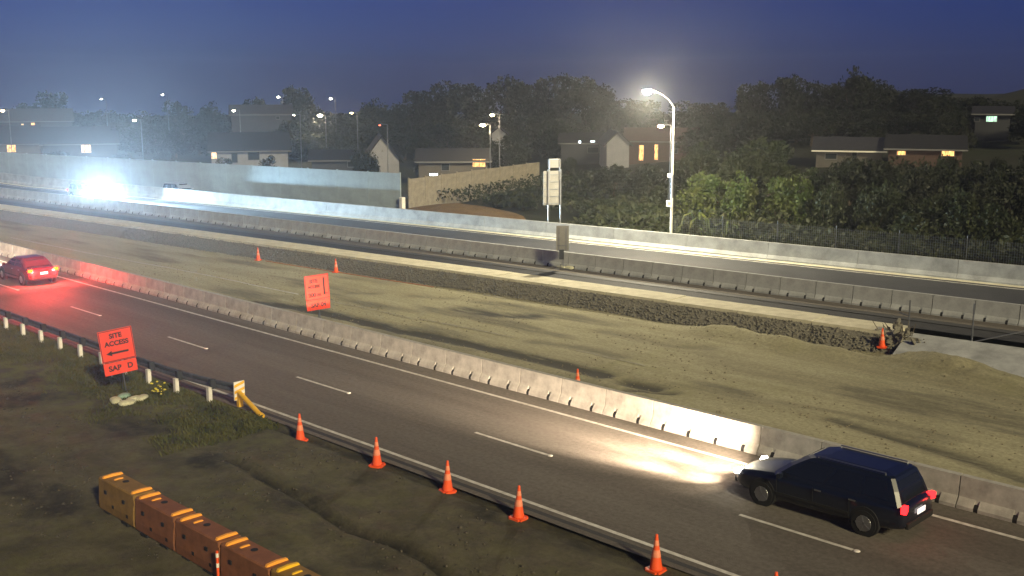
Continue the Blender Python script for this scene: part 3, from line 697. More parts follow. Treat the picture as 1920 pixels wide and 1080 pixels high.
# ------------------------------------------------------------------ cars
def car(loc, heading, paint, label, brake=False, cool=False, L=4.7, wagon=True, spot=2500, tail=8, halo=0, spot_ang=70, aim=0, drop=-87, to_cam=0, spread=.35):
    o = empty('car', loc, heading, label, 'car', None)
    k = L/4.7; Wd = .90
    def ring(x, w, zb, z0=.26, cr=.05):
        h = [(0, z0), (w*.86, z0), (w*.97, z0+.10), (w, .52), (w*.985, .70), (w*.95, zb-.03), (w*.86, zb+.02), (w*.4, zb+cr), (0, zb+cr+.01)]
        return [(x*k, y, z) for y, z in h]+[(x*k, -y, z) for y, z in h[-2:0:-1]]
    st = [(-2.34, .72, .84, .42), (-2.30, .80, .93, .34), (-2.05, .87, .98, .27), (-1.4, .90, .97, .22), (-.4, .90, .95, .20), (.5, .90, .94, .20), (1.0, .90, .94, .20), (1.5, .88, .88, .22), (1.95, .84, .80, .24), (2.20, .76, .73, .28), (2.32, .64, .66, .34), (2.35, .55, .60, .40)]
    body = MB().loft([ring(*s) for s in st]).build('body', paint, o, smooth=True, sub=1)
    # cabin glass and roof
    xr0, xr1 = (-1.95, .35) if wagon else (-1.1, .30)
    xb0, xb1 = (-2.22, 1.20) if wagon else (-1.75, 1.20)
    zb, zr = .96, 1.48 if not wagon else 1.60
    def rect(x0, x1, w, z, c): return [(x0*k+c, -w, z), (x1*k-c*2, -w, z), (x1*k, -w+c*2, z), (x1*k, w-c*2, z), (x1*k-c*2, w, z), (x0*k+c, w, z), (x0*k, w-c, z), (x0*k, -w+c, z)]
    MB().loft([rect(xb0, xb1, .83, zb-.04, .08), rect(xb0*.5+xr0*.5, xb1*.5+xr1*.5, .755, zb*.5+zr*.5, .08), rect(xr0, xr1, .67, zr-.045, .08), rect(xr0+.06, xr1-.10, .62, zr-.005, .10), rect(xr0+.35, xr1-.45, .42, zr+.022, .10)]).build('roof', paint, o)
    def lerp(p, q, t): return Vector(p).lerp(Vector(q), t)
    def pane(p00, p10, p11, p01, u0, u1, v0, v1, n, name):
        def at2(u, v): return lerp(lerp(p00, p10, u), lerp(p01, p11, u), v)+Vector(n)*.004
        MB().prism([at2(u0, v0), at2(u1, v0), at2(u1, v1), at2(u0, v1)], Vector(n)*.012).build(name, M['carglass'], o)
    for s in (-1, 1):
        q = ((xb0*k+.08, s*.83, zb-.04), (xb1*k-.16, s*.83, zb-.04), (xr1*k-.16, s*.67, zr-.045), (xr0*k+.08, s*.67, zr-.045)); n = (0, s*.95, .3)
        for u0, u1 in ((.05, .28), (.31, .60), (.63, .955)) if wagon else ((.10, .50), (.54, .95)): pane(*q, u0, u1, .16, .88, n, 'side_window')
    pane((xb1*k, -.67, zb-.04), (xb1*k, .67, zb-.04), (xr1*k, .51, zr-.045), (xr1*k, -.51, zr-.045), .04, .96, .12, .92, (.55, 0, .83), 'windscreen')
    pane((xb0*k, -.75, zb-.04), (xb0*k, .75, zb-.04), (xr0*k, .59, zr-.045), (xr0*k, -.59, zr-.045), .07, .93, .14, .88, (-.9, 0, .4), 'rear_window')
    if wagon:
        for s in (-1, 1): MB().tube((xr0*k+.25, s*.60, zr+.045), (xr1*k-.35, s*.60, zr+.045), .018, n=6).tube((xr0*k+.25, s*.60, zr-.02), (xr0*k+.25, s*.60, zr+.05), .018, n=6).tube((xr1*k-.35, s*.60, zr-.02), (xr1*k-.35, s*.60, zr+.05), .018, n=6).build('roof_rail', M['rim'], o)
    for s in (-1, 1):
        for dx in (-.98, -.02, .98): MB().box((dx*k, s*.903, .62), (.012, .012, .52)).build('door_seam', M['black'], o)
        MB().box((0, s*.905, .47), (2.0*k, .02, .06)).build('side_trim', M['rubber'], o)
    for wx in (-1.38, 1.38):
        for s in (-1, 1):
            MB().tube((wx*k, s*.80, .36), (wx*k, s*.905, .36), .40, .39, 20).build('wheel_arch', M['black'], o)
            w = MB().tube((wx*k, s*.70, .33), (wx*k, s*.925, .33), .33, .325, 24).build('wheel', M['rubber'], o)
            r = MB().tube((wx*k, s*.90, .33), (wx*k, s*.935, .33), .22, .20, 16)
            for q in range(5):
                t = q*2*math.pi/5; r.box((wx*k+.11*math.cos(t), s*.937, .33+.11*math.sin(t)), (.20, .015, .045), (0, -t, 0))
            r.build('rim', M['rim'], w)
    hm = M['headlamp_b'] if cool else M['headlamp']
    for s in (-1, 1):
        MB().box((2.22*k, s*.60, .69), (.16, .30, .13), (0, .12, -s*.35)).build('headlight', hm, o, bevel=.02)
        MB().box((-2.27*k, s*.72, .88), (.14, .26, .17), (0, 0, s*.25)).build('tail_light', M['brake'] if brake else M['tail'], o, bevel=.02)
        MB().box((.85*k, s*.98, 1.0), (.10, .18, .13)).build('mirror', paint, o, bevel=.02)
        for dx in (-.15, -1.05): MB().box((dx*k, s*.905, .84), (.18, .03, .03)).build('door_handle', M['rim'], o)
    MB().box((-2.37*k, 0, .72), (.015, .42, .13)).build('number_plate', M['plate'], o)
    MB().box((-2.33*k, 0, .46), (.10, 1.40, .16)).build('rear_bumper', M['rubber'], o, bevel=.03)
    MB().box((2.33*k, 0, .42), (.10, 1.2, .16)).build('front_bumper', M['rubber'], o, bevel=.03)
    MB().box((2.35*k, 0, .56), (.03, .7, .10)).build('grille', M['black'], o)
    c = (.55, .80, 1) if cool else (1, .77, .55)
    for s in (-1, 1):
        plight('SPOT', 'headlight_beam', o, (2.36*k, s*.6, .70), spot*4, c, .06, (0, R(drop), R(aim)), R(30), 1.0)
        plight('SPOT', 'headlight_spread', o, (2.36*k, s*.6, .70), spot*spread, c, .06, (0, R(-90), R(aim*6)), R(spot_ang), 1.0)
        if halo: plight('SPOT', 'added_headlight_halo', o, (2.45*k, s*.6, .72), halo, c, .10, (0, R(-95 if to_cam else -88), R(to_cam)), R(44 if to_cam else 150), .9)  # spots added for the haze halo; with to_cam set they face the camera
        plight('POINT', 'tail_light_glow', o, (-2.52*k, s*.7, .88), tail, (1, .05, .04), .08)
        if brake: plight('SPOT', 'added_brake_halo', o, (-2.5*k, s*.7, .9), 3600, (1, .06, .05), .08, (0, R(97), R(-22)), R(60), .9)  # red spot added, aimed at the camera to build a halo in haze
    return o
car((-13.35, 25.45, 0), math.pi, M['paint_blue'], 'dark blue estate car with bright headlights in the near right lane', L=4.95, spot=6200, tail=3, halo=120, aim=-3, spot_ang=84, drop=-85, spread=1.0)
car((-64.35, 25.25, 0), math.pi, M['paint_red'], 'dark car with glowing brake lights at the left edge', brake=True, wagon=False, spot=20000, tail=900)
hx = -108.9; car((hx, y_mid_barrier(hx)+4.6, 0), .10, M['paint_silver'], 'car with dazzling bluish headlights on the far carriageway', cool=True, L=4.7, spot=45000, spot_ang=60, halo=110000, to_cam=-30, aim=4.5, drop=-85.5, spread=.5)

hx = -104.5; car((hx, y_far_barrier(hx)+2.3, -.15), .16, M['paint_silver'], 'car with lit headlights on the side road behind the far concrete wall', cool=True, L=4.5, spot=60, halo=40)

# ------------------------------------------------------------------ noise wall and timber fence behind the far carriageway
nw = empty('noise_wall', (-79, 65.8, 0), 0, 'tall blue-grey noise wall behind the far carriageway', 'wall')
WA, WB = Vector((-79.2, 65.7, 0)), Vector((-205, 41.5, 0)); wd = (WB-WA).normalized(); wl = (WB-WA).length; wr = math.atan2(wd.y, wd.x)
pnm = MB().box((1.95, 0, 1.55), (3.86, .10, 3.5)).mesh('panel'); ptm = MB().box((0, 0, 1.6), (.14, .13, 3.55)).mesh('post')
for i in range(int(wl/3.9)):
    q = WA+wd*3.9*i-nw.location; link('panel', pnm, M['wall'], nw, (q.x, q.y, 0), (0, 0, wr)); link('post', ptm, M['wall'], nw, (q.x, q.y, 0), (0, 0, wr))
MB().box((.25, -.25, .55), (.42, .42, 1.15)).build('end_block', M['white'], nw, bevel=.03)
tf = empty('timber_fence', (-78.6, 66.3, 0), 0, 'beige boarded fence running uphill from the noise wall end', 'fence')
FA = Vector((-78.6, 66.3, 0)); FB = at(1015, 300, 88); FB.z = 0; fd = (FB-FA); fl = fd.length; fd.normalize(); fr_ = math.atan2(fd.y, fd.x)
npan = int(fl/2.4); zt0 = at(764, 335, 66.5).z; zt1 = at(1010, 303, 88).z
for i in range(npan):
    a = FA+fd*2.4*(i+.5); zt = zt0+(zt1-zt0)*(i+.5)/npan; h = zt-TZ(a.x, a.y)+.4
    q = a-tf.location; p_ = link('panel', MB().box((0, 0, 0), (2.36, .04, h)).mesh('panel'), M['fence_t'], tf, (q.x, q.y, zt-h/2), (0, 0, fr_))
    b = FA+fd*2.4*i-tf.location; link('post', MB().box((0, 0, 0), (.12, .12, h+.1)).mesh('post'), M['fence_t'], tf, (b.x, b.y-.06, zt-h/2+.05), (0, 0, fr_))
# bare earth bank between wall and fence
c0 = at(815, 396, 65.0); n_ = 26
bx = np.linspace(-1, 1, n_); BX, BY = np.meshgrid(bx, bx, indexing='ij'); rr = np.clip(1-np.hypot(BX, BY), 0, 1)
eb = link('earth_bank', grid_mesh('earth_bank', c0.x+1+BX*8, 67.6+BY*4.2, -.5+1.3*np.sqrt(rr)*(.8+.4*fbm(BX*3, BY*3, 5)), dict(wet=np.zeros(BX.shape), grass=np.zeros(BX.shape))),
          ground_mat('bank_soil', (.26, .17, .08), (.18, .12, .06), (.05, .04, .03), (.1, .1, .04), .8)); tag(eb, kind='structure')

# ------------------------------------------------------------------ houses
KEEP = []                                   # sight lines to lamps and lit windows (px, py, distance)
def proj(P):
    v = Vector(P)-Vector((0, 0, CAM_H)); d = v.dot(_F); return 960+FPX*v.dot(_R)/d, 540-FPX*v.dot(_U)/d, d
def house(px, Y, wpx, eave, base, ridge, gable, wall, roof, label, wins=(), turn=0, depth=7.5, chim=False, over=.45):
    c = at(px, eave, Y); k = FPX/proj(c)[2]; w = wpx/k; zb = min(TZ(c.x, c.y), at(px, base, Y).z)-.4; ze = c.z; zr = at(px, ridge, Y).z
    view = Vector((c.x, c.y, 0)).normalized(); rz = math.atan2(view.y, view.x)-math.pi/2+turn      # local +Y points away from the camera
    o = empty('house', (c.x, c.y, zb), rz, label, 'house', 'houses beyond the far carriageway'); h = ze-zb; rh = zr-ze
    if gable:
        MB().prism([(-w/2, 0, 0), (w/2, 0, 0), (w/2, 0, h), (0, 0, h+rh*.96), (-w/2, 0, h)], (0, depth, 0)).build('wall', wall, o)
        for s in (-1, 1):
            a = Vector((s*(w/2+over), 0, h-rh*over/(w/2))); b = Vector((0, 0, h+rh)); n = Vector((-(b-a).z*s, 0, abs((b-a).x))).normalized()*.12
            n = Vector((s*abs(n.x), 0, abs(n.z)))
            MB().prism([a+Vector((0, -over, 0)), b+Vector((0, -over, 0)), b+n+Vector((0, -over, 0)), a+n+Vector((0, -over, 0))], (0, depth+2*over, 0)).build('roof', roof, o)
    else:
        MB().prism([(-w/2, 0, 0), (-w/2, depth, 0), (-w/2, depth, h), (-w/2, depth/2, h+rh*.95), (-w/2, 0, h)], (w, 0, 0)).build('wall', wall, o)
        for s in (-1, 1):
            yo = -over if s < 0 else depth+over; zo = h-rh*over/(depth/2)
            MB().prism([(-w/2-over, yo, zo), (-w/2-over, depth/2, h+rh), (-w/2-over, depth/2, h+rh+.14), (-w/2-over, yo, zo+.14)], (w+2*over, 0, 0)).build('roof', roof, o)
        MB().box((0, -over-.06, h-rh*over/(depth/2)+.05), (w+2*over, .10, .14)).build('gutter', M['eave'] if wall is M['hc'] and px > 1500 else M['frame'], o)
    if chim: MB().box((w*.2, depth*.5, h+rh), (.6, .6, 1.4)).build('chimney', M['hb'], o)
    for wpx0, wpy0, ww, hh, mk in wins:
        lx = (wpx0-px)/k; wz = at(wpx0, wpy0, Y).z-zb; a, b = ww/k, hh/k; st = 1.0
        f = MB().box((lx, -.03, wz), (a+.14, .08, b+.14)).build('window', M['frame'], o)
        if a > 1.1 and mk.startswith('w_'):
            for s in (-1, 1): MB().box((lx+s*a/4, -.075, wz), (a/2-.05, .02, b)).build('pane', M[mk], f)
        else: MB().box((lx, -.075, wz), (a, .02, b)).build('pane', M[mk], f)
        if mk != 'glass': KEEP.append((wpx0, wpy0, proj(c)[2]))
    return o
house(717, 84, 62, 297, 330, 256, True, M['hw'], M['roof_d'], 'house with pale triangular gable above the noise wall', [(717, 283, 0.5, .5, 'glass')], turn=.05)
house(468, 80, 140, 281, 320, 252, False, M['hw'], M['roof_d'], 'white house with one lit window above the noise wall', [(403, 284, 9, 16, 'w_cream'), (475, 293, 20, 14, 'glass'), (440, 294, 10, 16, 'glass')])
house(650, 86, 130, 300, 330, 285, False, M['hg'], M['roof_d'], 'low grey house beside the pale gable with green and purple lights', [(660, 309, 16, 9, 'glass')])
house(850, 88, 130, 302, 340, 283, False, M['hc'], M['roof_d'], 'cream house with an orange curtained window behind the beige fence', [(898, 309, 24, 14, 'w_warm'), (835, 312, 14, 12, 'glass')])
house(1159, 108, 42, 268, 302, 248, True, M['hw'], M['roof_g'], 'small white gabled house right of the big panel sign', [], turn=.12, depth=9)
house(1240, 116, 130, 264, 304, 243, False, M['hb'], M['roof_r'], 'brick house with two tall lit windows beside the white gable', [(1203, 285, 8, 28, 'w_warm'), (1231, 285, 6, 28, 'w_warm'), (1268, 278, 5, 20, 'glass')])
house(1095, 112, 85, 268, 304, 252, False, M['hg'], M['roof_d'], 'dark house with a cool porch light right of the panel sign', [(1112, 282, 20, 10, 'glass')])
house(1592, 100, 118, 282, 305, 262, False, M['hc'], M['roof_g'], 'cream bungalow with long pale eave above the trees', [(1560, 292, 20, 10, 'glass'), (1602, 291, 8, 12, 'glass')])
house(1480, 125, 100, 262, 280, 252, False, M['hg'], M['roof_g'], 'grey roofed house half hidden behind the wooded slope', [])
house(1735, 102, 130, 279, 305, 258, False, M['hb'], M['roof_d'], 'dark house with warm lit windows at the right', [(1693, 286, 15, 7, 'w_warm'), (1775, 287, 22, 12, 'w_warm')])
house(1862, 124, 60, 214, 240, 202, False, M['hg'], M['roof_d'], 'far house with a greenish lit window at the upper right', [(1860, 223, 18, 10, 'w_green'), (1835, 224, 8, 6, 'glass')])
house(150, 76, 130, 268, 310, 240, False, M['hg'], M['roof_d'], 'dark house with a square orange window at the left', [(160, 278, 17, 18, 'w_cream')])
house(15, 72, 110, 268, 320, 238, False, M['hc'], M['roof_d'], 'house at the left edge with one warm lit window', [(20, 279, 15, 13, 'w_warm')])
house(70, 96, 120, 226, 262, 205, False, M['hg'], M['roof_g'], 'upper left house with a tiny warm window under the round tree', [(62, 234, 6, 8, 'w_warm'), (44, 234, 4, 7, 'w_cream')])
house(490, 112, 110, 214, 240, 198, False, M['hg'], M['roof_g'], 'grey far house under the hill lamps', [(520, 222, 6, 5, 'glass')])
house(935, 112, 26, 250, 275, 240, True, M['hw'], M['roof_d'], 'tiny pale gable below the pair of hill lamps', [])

# small lamps fixed to houses
def wall_lamp(px, py, Y, m, w, h, label, en=0, col=(1, 1, 1)):
    p = at(px, py, Y); k = FPX/proj(p)[2]; view = Vector((p.x, p.y, 0)).normalized(); rz = math.atan2(view.y, view.x)-math.pi/2
    o = empty('wall_lamp', p, rz, label, 'lamp', 'small lamps on the houses')
    MB().box((0, .06, .06), (w/k+.08, .12, h/k*.4+.06)).build('housing', M['frame'], o)
    MB().box((0, -.02, -.02), (w/k, .08, h/k)).build('lens', m, o, bevel=.02)
    if en: plight('POINT', 'wall_lamp_light', o, (0, -.35, -.05), en, col, .1)
    KEEP.append((px, py, proj(p)[2]))
wall_lamp(1063, 268, 111.2, M['lamp_c'], 9, 9, 'bright cool white porch lamp right of the panel sign', 300, (.75, .9, 1))
wall_lamp(1087, 266, 111.3, M['tube_l'], 4, 4, 'tiny cool lamp under the eave, right of the porch lamp')
wall_lamp(1111, 265, 111.3, M['tube_l'], 8, 2, 'thin cool strip lamp under the eave of the dark house')
wall_lamp(598, 292, 85.2, M['tube_g'], 17, 5, 'greenish strip lamp above the noise wall')
wall_lamp(614, 292, 85.2, M['tube_p'], 9, 6, 'purple lamp beside the greenish strip lamp')
wall_lamp(813, 327, 80.0, M['tube_l'], 15, 4, 'white tube lamp behind the beige fence')

# ------------------------------------------------------------------ lamps on the hill
def hill_lamp(px, py, z, m, label, en=0, col=(1, .8, .5), s=.3):
    p = gp(px, py, z); zb = TZ(p.x, p.y); zb = min(zb, z-3); o = empty('hill_lamp', (p.x, p.y, zb), 0, label, 'street lamp', 'street lamps in the suburb')
    h = z-zb
    MB().tube((0.6, .6, -.3), (0.6, .6, h+.1), .07, .05, n=6).tube((.6, .6, h+.1), (0, 0, h+.16), .04, n=6).build('pole', M['steel_d'], o)
    MB().lathe([(s*.3, -s*.45), (s*.9, -s*.2), (s, .05), (s*.6, s*.4), (s*.2, s*.5)], 10, (0, 0, h)).build('lens', m, o, smooth=True)
    MB().box((0, 0, h+s*.6), (s*1.6, s*1.6, .08)).build('hood', M['steel_d'], o)
    if en: plight('POINT', 'hill_lamp_light', o, (-.3, -.3, h-.6), en, col, .2)
    KEEP.append((px, py, proj(p)[2]))
for a in ((190, 186, 9.2, 'lamp_w', 'tiny far lamp on the left skyline above the dazzling headlights', 0, .22), (305, 178, 10, 'lamp_w', 'topmost tiny lamp on the left skyline', 0, .24),
          (252, 226, 7, 'lamp_w', 'white lamp in the dark left of the lit white house', 900, .3), (438, 208, 8, 'lamp_w', 'small lamp left of the dark round hill trees', 0, .25),
          (522, 182, 9.5, 'lamp_w', 'left one of two lamps high on the skyline', 1500, .34), (620, 185, 9.3, 'lamp_w', 'right one of two lamps high on the skyline', 1500, .34),
          (600, 217, 7, 'lamp_w', 'brightest white lamp on the left hillside', 5000, .52), (659, 212, 7.5, 'lamp_y', 'small yellowish lamp right of the brightest hillside lamp', 800, .24),
          (551, 216, 7.5, 'lamp_w', 'dim tiny lamp left of the brightest hillside lamp', 0, .12),
          (905, 235, 7, 'lamp_y', 'lower and brighter of the paired yellow lamps left of the panel sign', 4000, .42), (923, 216, 8, 'lamp_y', 'upper lamp of the pair of yellow lamps left of the panel sign', 2000, .34),
          (1239, 237, 8.0, 'lamp_o', 'orange lamp close to the tall street lamp pole', 2500, .36), (712, 235, 7, 'lamp_r', 'tiny red light on the hill above the pale gable', 0, .16),
          (5, 208, 8, 'lamp_y', 'yellowish lamp at the very left edge', 600, .3)):
    hill_lamp(a[0], a[1], a[2], M[a[3]], a[4], a[5]*.5, (1, .8, .5), a[6]*.75)

# ------------------------------------------------------------------ trees and shrubs
def crown_mesh(seed, n, lobes, leaf, tall=1.0, name='crown'):
    r = np.random.RandomState(seed); C = []; Rr = []
    for i in range(lobes):
        a = r.uniform(0, 6.28); q = r.uniform(0, .62)**.8; C.append((q*math.cos(a), q*math.sin(a), r.uniform(.25, 1.45)*tall)); Rr.append(r.uniform(.26, .52))
    C = np.array(C); Rr = np.array(Rr)
    k = r.randint(0, lobes, n); d = r.normal(size=(n, 3)); d /= np.linalg.norm(d, axis=1, keepdims=True)
    rad = Rr[k, None]*(r.uniform(.35, 1.08, (n, 1))**.6); P = C[k]+d*rad*np.array([1, 1, .85])
    P = P+np.stack([vnoise(P[:, 0]*6, P[:, 2]*6, 1)-.5, vnoise(P[:, 1]*6, P[:, 0]*6, 2)-.5, vnoise(P[:, 2]*6, P[:, 1]*6, 3)-.5], 1)*.22
    u = r.normal(size=(n, 3))+d*.3; u /= np.linalg.norm(u, axis=1, keepdims=True); v = np.cross(u, r.normal(size=(n, 3))); v /= np.linalg.norm(v, axis=1, keepdims=True)
    s = leaf*r.uniform(.5, 1.3, (n, 1)); a = u*s; b = v*s*.55
    V = np.stack([P-a, P-b*.9, P+a, P+b], 1).reshape(-1, 3); F = np.arange(n*4).reshape(n, 4)
    return np_mesh(name, V, F)
def trunk_mesh(seed, tall=1.0):
    r = random.Random(seed); mb = MB(); p = Vector((0, 0, -.25)); top = Vector((r.uniform(-.1, .1), r.uniform(-.1, .1), .75*tall)); mid = Vector((r.uniform(-.06, .06), r.uniform(-.06, .06), .3))
    mb.path([p, mid, top, top*1.5], [.075, .06, .04, .01], 7)
    for i in range(6):
        s = mid.lerp(top, r.uniform(.1, .9)); a = r.uniform(0, 6.28); e = s+Vector((math.cos(a)*r.uniform(.3, .6), math.sin(a)*r.uniform(.3, .6), r.uniform(.2, .6)*tall)); m_ = s.lerp(e, .5)+Vector((0, 0, -.05)); mb.path([s, m_, e], [.03, .02, .006], 5)
    return mb.mesh('trunk')
PROTO = {}
for i in range(5):
    base = crown_mesh(100+i, 5200, 13+i, .060, 1.0+.12*(i % 3))
    for mk in ('tree_d', 'tree_m', 'tree_lamplit'):
        me = base.copy(); me.materials.append(M[mk]); me.name = 'crown'; PROTO[(i, mk)] = me
    t_ = trunk_mesh(200+i, 1.0+.12*(i % 3)); t_.materials.append(M['bark']); PROTO[('t', i)] = t_
TR = random.Random(5)
def tree(px, top, Y, wpx, mk, label, group, check=True, name='tree', zoff=0, cat='tree'):
    c = at(px, top, Y); zb = TZ(c.x, c.y)+zoff; h = c.z-zb; d = proj(c)[2]; r = wpx/2/(FPX/d)
    if h < 1.0: h = 1.0
    if check:
        for kx_, ky_, kd in KEEP:
            if kd > d-3 and abs(kx_-px) < wpx*.55+7 and ky_ > top-6: return None
    i = TR.randrange(5); tall = 1.0+.12*(i % 3)
    o = empty(name, (c.x, c.y, zb), TR.uniform(0, 6.28), label, cat, group); o.scale = (r, r, h/(1.72*tall))
    link('trunk', PROTO[('t', i)], None, o); link('crown', PROTO[(i, mk)], None, o)
    return o
G1 = 'dark trees on the skyline'
for px, top, Y, w, l in (
    (88, 168, 108, 105, 'large dark round tree on the left skyline'), (38, 182, 104, 80, 'smaller dark tree left of the large round one on the left skyline'),
    (330, 186, 125, 70, 'faint low tree under the topmost left skyline lamp'), (392, 188, 128, 70, 'faint low tree left of the dark round hill trees'),
    (478, 182, 125, 80, 'dark round tree left of the two skyline lamps'), (552, 160, 138, 85, 'dark tree standing between the two skyline lamps'),
    (585, 178, 140, 60, 'small dark tree touching the left skyline lamp pair'), (690, 182, 150, 90, 'low dark tree right of the two skyline lamps'), (745, 190, 150, 90, 'low dark tree left of the tall mid-skyline clump'),
    (800, 166, 165, 100, 'dark tree at left side of the mid-skyline clump'), (852, 152, 170, 110, 'tall dark tree at left top of the mid-skyline clump'), (905, 164, 165, 100, 'dark tree above the pair of yellow lamps'),
    (958, 146, 170, 110, 'dark tree right above the pair of yellow lamps'), (1012, 140, 172, 100, 'tall dark tree in the middle of the mid-skyline'), (1070, 138, 170, 110, 'tall dark tree left of the glaring street lamp'),
    (1128, 158, 165, 100, 'dark tree just left under the glaring street lamp'), (1190, 185, 160, 110, 'dark tree behind the glaring street lamp arm'), (1300, 190, 150, 110, 'low dark tree right of the street lamp pole top'),
    (1365, 178, 142, 90, 'dark tree at left end of the right skyline wood'), (1420, 152, 140, 105, 'dark tree left of the tall right skyline pair'), (1482, 140, 138, 105, 'second tall dark tree of the right skyline wood'),
    (1540, 152, 140, 90, 'dark tree between the two tallest right skyline trees'), (1600, 122, 138, 130, 'tallest dark tree on the right skyline'), (1665, 134, 140, 110, 'dark tree just right of the tallest skyline tree'),
    (1735, 164, 140, 120, 'dark tree on the falling right skyline'), (1775, 172, 130, 110, 'dark tree over the dark house with warm windows'), (1862, 186, 136, 120, 'dark tree behind the far house at the upper right'), (1935, 190, 119, 60, 'dark tree cut by the right edge above the fence'), (1795, 190, 117, 90, 'dark tree left of the far house at the upper right'), (1760, 184, 132, 100, 'dark tree right behind the house with warm windows'), (1905, 186, 133, 90, 'dark tree right behind the greenish lit window'), (1822, 180, 134, 110, 'dark tree left above the greenish lit window'), (1950, 184, 134, 100, 'dark tree at right edge of the skyline')):
    tree(px, top, Y, w, 'tree_d', l, G1, check=False)
# hillside fill
for i in range(46):
    px = -40+i*43+TR.uniform(-14, 14)
    for row, (lo, hi, Ya, Yb) in enumerate(((198, 214, 122, 140), (222, 246, 100, 118))):
        if px > 1300 and row == 1: lo, hi, Ya, Yb = 200, 232, 118, 132
        if px < 420: Ya -= 18; Yb -= 18
        tree(px+row*20, TR.uniform(lo, hi), TR.uniform(Ya, Yb), TR.uniform(75, 110), 'tree_d', 'dark tree in the unlit suburb hillside between the houses', 'dark trees between the houses')
# wooded slope behind the fence, right
WS = [(1150, 308, 80, 90), (1215, 306, 78, 90), (1100, 314, 84, 80), (1305, 262, 82, 120), (1375, 268, 79, 110), (1445, 258, 80, 130), (1520, 292, 76, 120), (1590, 297, 77, 120), (1660, 294, 79, 130), (1735, 298, 76, 130), (1815, 276, 79, 140), (1885, 282, 76, 140), (1945, 272, 78, 130),
      (1325, 322, 71, 100), (1405, 318, 70.5, 110), (1480, 328, 70.8, 110), (1560, 338, 70.5, 110), (1640, 345, 70.6, 110), (1720, 352, 70.6, 120), (1800, 356, 70.8, 120), (1880, 362, 71, 120)]
for i, (px, top, Y, w) in enumerate(WS):
    near = i > 12; mk = ('tree_lamplit' if near else 'tree_m') if 1260 < px < 1530 else ('tree_m' if near else 'tree_d')  # trees by the lamp pole get paler leaves: lamplight in the colour
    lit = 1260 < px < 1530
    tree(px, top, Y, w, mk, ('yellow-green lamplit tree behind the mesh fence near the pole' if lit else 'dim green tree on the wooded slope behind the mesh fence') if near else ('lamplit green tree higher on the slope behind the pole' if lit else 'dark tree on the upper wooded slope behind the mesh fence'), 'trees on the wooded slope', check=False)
for i in range(20):
    px = 20+i*97+TR.uniform(-25, 25); Yh = 72 if px < 760 else (92 if px < 1300 else 90)
    if 560 < px < 600 or 1660 < px < 1800 and False: continue
    tree(px, (297 if px < 760 else 292 if px < 1300 else 296)+TR.uniform(-14, 8), Yh+TR.uniform(-2, 3), TR.uniform(40, 75), 'tree_d', 'dark garden tree in front of the houses', 'garden trees before the houses')
# strap-leaved plants by the pole
def strap_plant(px, py, Y, h, label):
    c = at(px, py, Y); zb = TZ(c.x, c.y); o = empty('strap_leaf_plant', (c.x, c.y, zb), 0, label, 'plant', 'strap-leaved plants by the pole'); r = random.Random(px)
    for q in range(26):
        a = r.uniform(0, 6.28); L = h*r.uniform(.7, 1.2); ou = r.uniform(.25, .8)*h; w = .07
        P = [Vector((0, 0, .2+h*.2)), Vector((math.cos(a)*ou*.45, math.sin(a)*ou*.45, L*.85)), Vector((math.cos(a)*ou*.85, math.sin(a)*ou*.85, L*.8)), Vector((math.cos(a)*ou*1.1, math.sin(a)*ou*1.1, L*.35))]
        n = Vector((-math.sin(a), math.cos(a), 0)); vs = []
        for p, ww in zip(P, (w, w*1.2, w, .01)): vs += [p-n*ww, p+n*ww]
        MB().add(vs, [(0, 1, 3, 2), (2, 3, 5, 4), (4, 5, 7, 6)]).build('leaf', M['tree_lamplit'], o)
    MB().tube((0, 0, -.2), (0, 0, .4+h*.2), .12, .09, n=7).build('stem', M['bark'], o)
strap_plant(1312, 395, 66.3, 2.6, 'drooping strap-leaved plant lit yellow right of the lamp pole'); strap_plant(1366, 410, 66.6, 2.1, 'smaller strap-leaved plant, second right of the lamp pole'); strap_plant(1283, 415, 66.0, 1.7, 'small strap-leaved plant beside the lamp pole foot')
# low scrub filling the slope: nobody could count it
n = 42000; r = np.random.RandomState(3); sx = np.concatenate([r.uniform(-62, 4, n), r.uniform(-80, -58, 7000)]); n = len(sx); sy = np.array([y_far_barrier(v) for v in sx])+2.0+r.uniform(0, 1, n)**1.3*24
keep = (sx > -58) | (sy > 70); sx, sy = sx[keep], sy[keep]; n = len(sx)
hgt = 1.0+2.4*fbm(sx/3.5, sy/3.5, 15)**1.0*np.where(sx > -54, 1, .5); sz = terrain(sx, sy)+hgt*r.uniform(.15, 1, n)**.5
P = np.stack([sx, sy, sz], 1); u = r.normal(size=(n, 3)); u /= np.linalg.norm(u, axis=1, keepdims=True); v = np.cross(u, r.normal(size=(n, 3))); v /= np.linalg.norm(v, axis=1, keepdims=True)
s = r.uniform(.10, .26, (n, 1)); V = np.stack([P-u*s, P-v*s*.5, P+u*s, P+v*s*.5], 1).reshape(-1, 3)
o = link('hillside_scrub', np_mesh('hillside_scrub', V, np.arange(n*4).reshape(n, 4)), M['tree_m']); tag(o, 'low leafy scrub covering the slope behind the far concrete wall', 'scrub', kind='stuff')
for px, top, Y, w, l in ((793, 345, 69, 16, 'small dark sapling against the beige fence'), (930, 362, 72, 60, 'low dark bush in front of the beige fence, left one'), (980, 366, 72, 60, 'low dark bush left of the panel sign posts')):
    tree(px, top, Y, w, 'tree_d', l, 'bushes before the beige fence', check=False, name='bush', cat='bush')

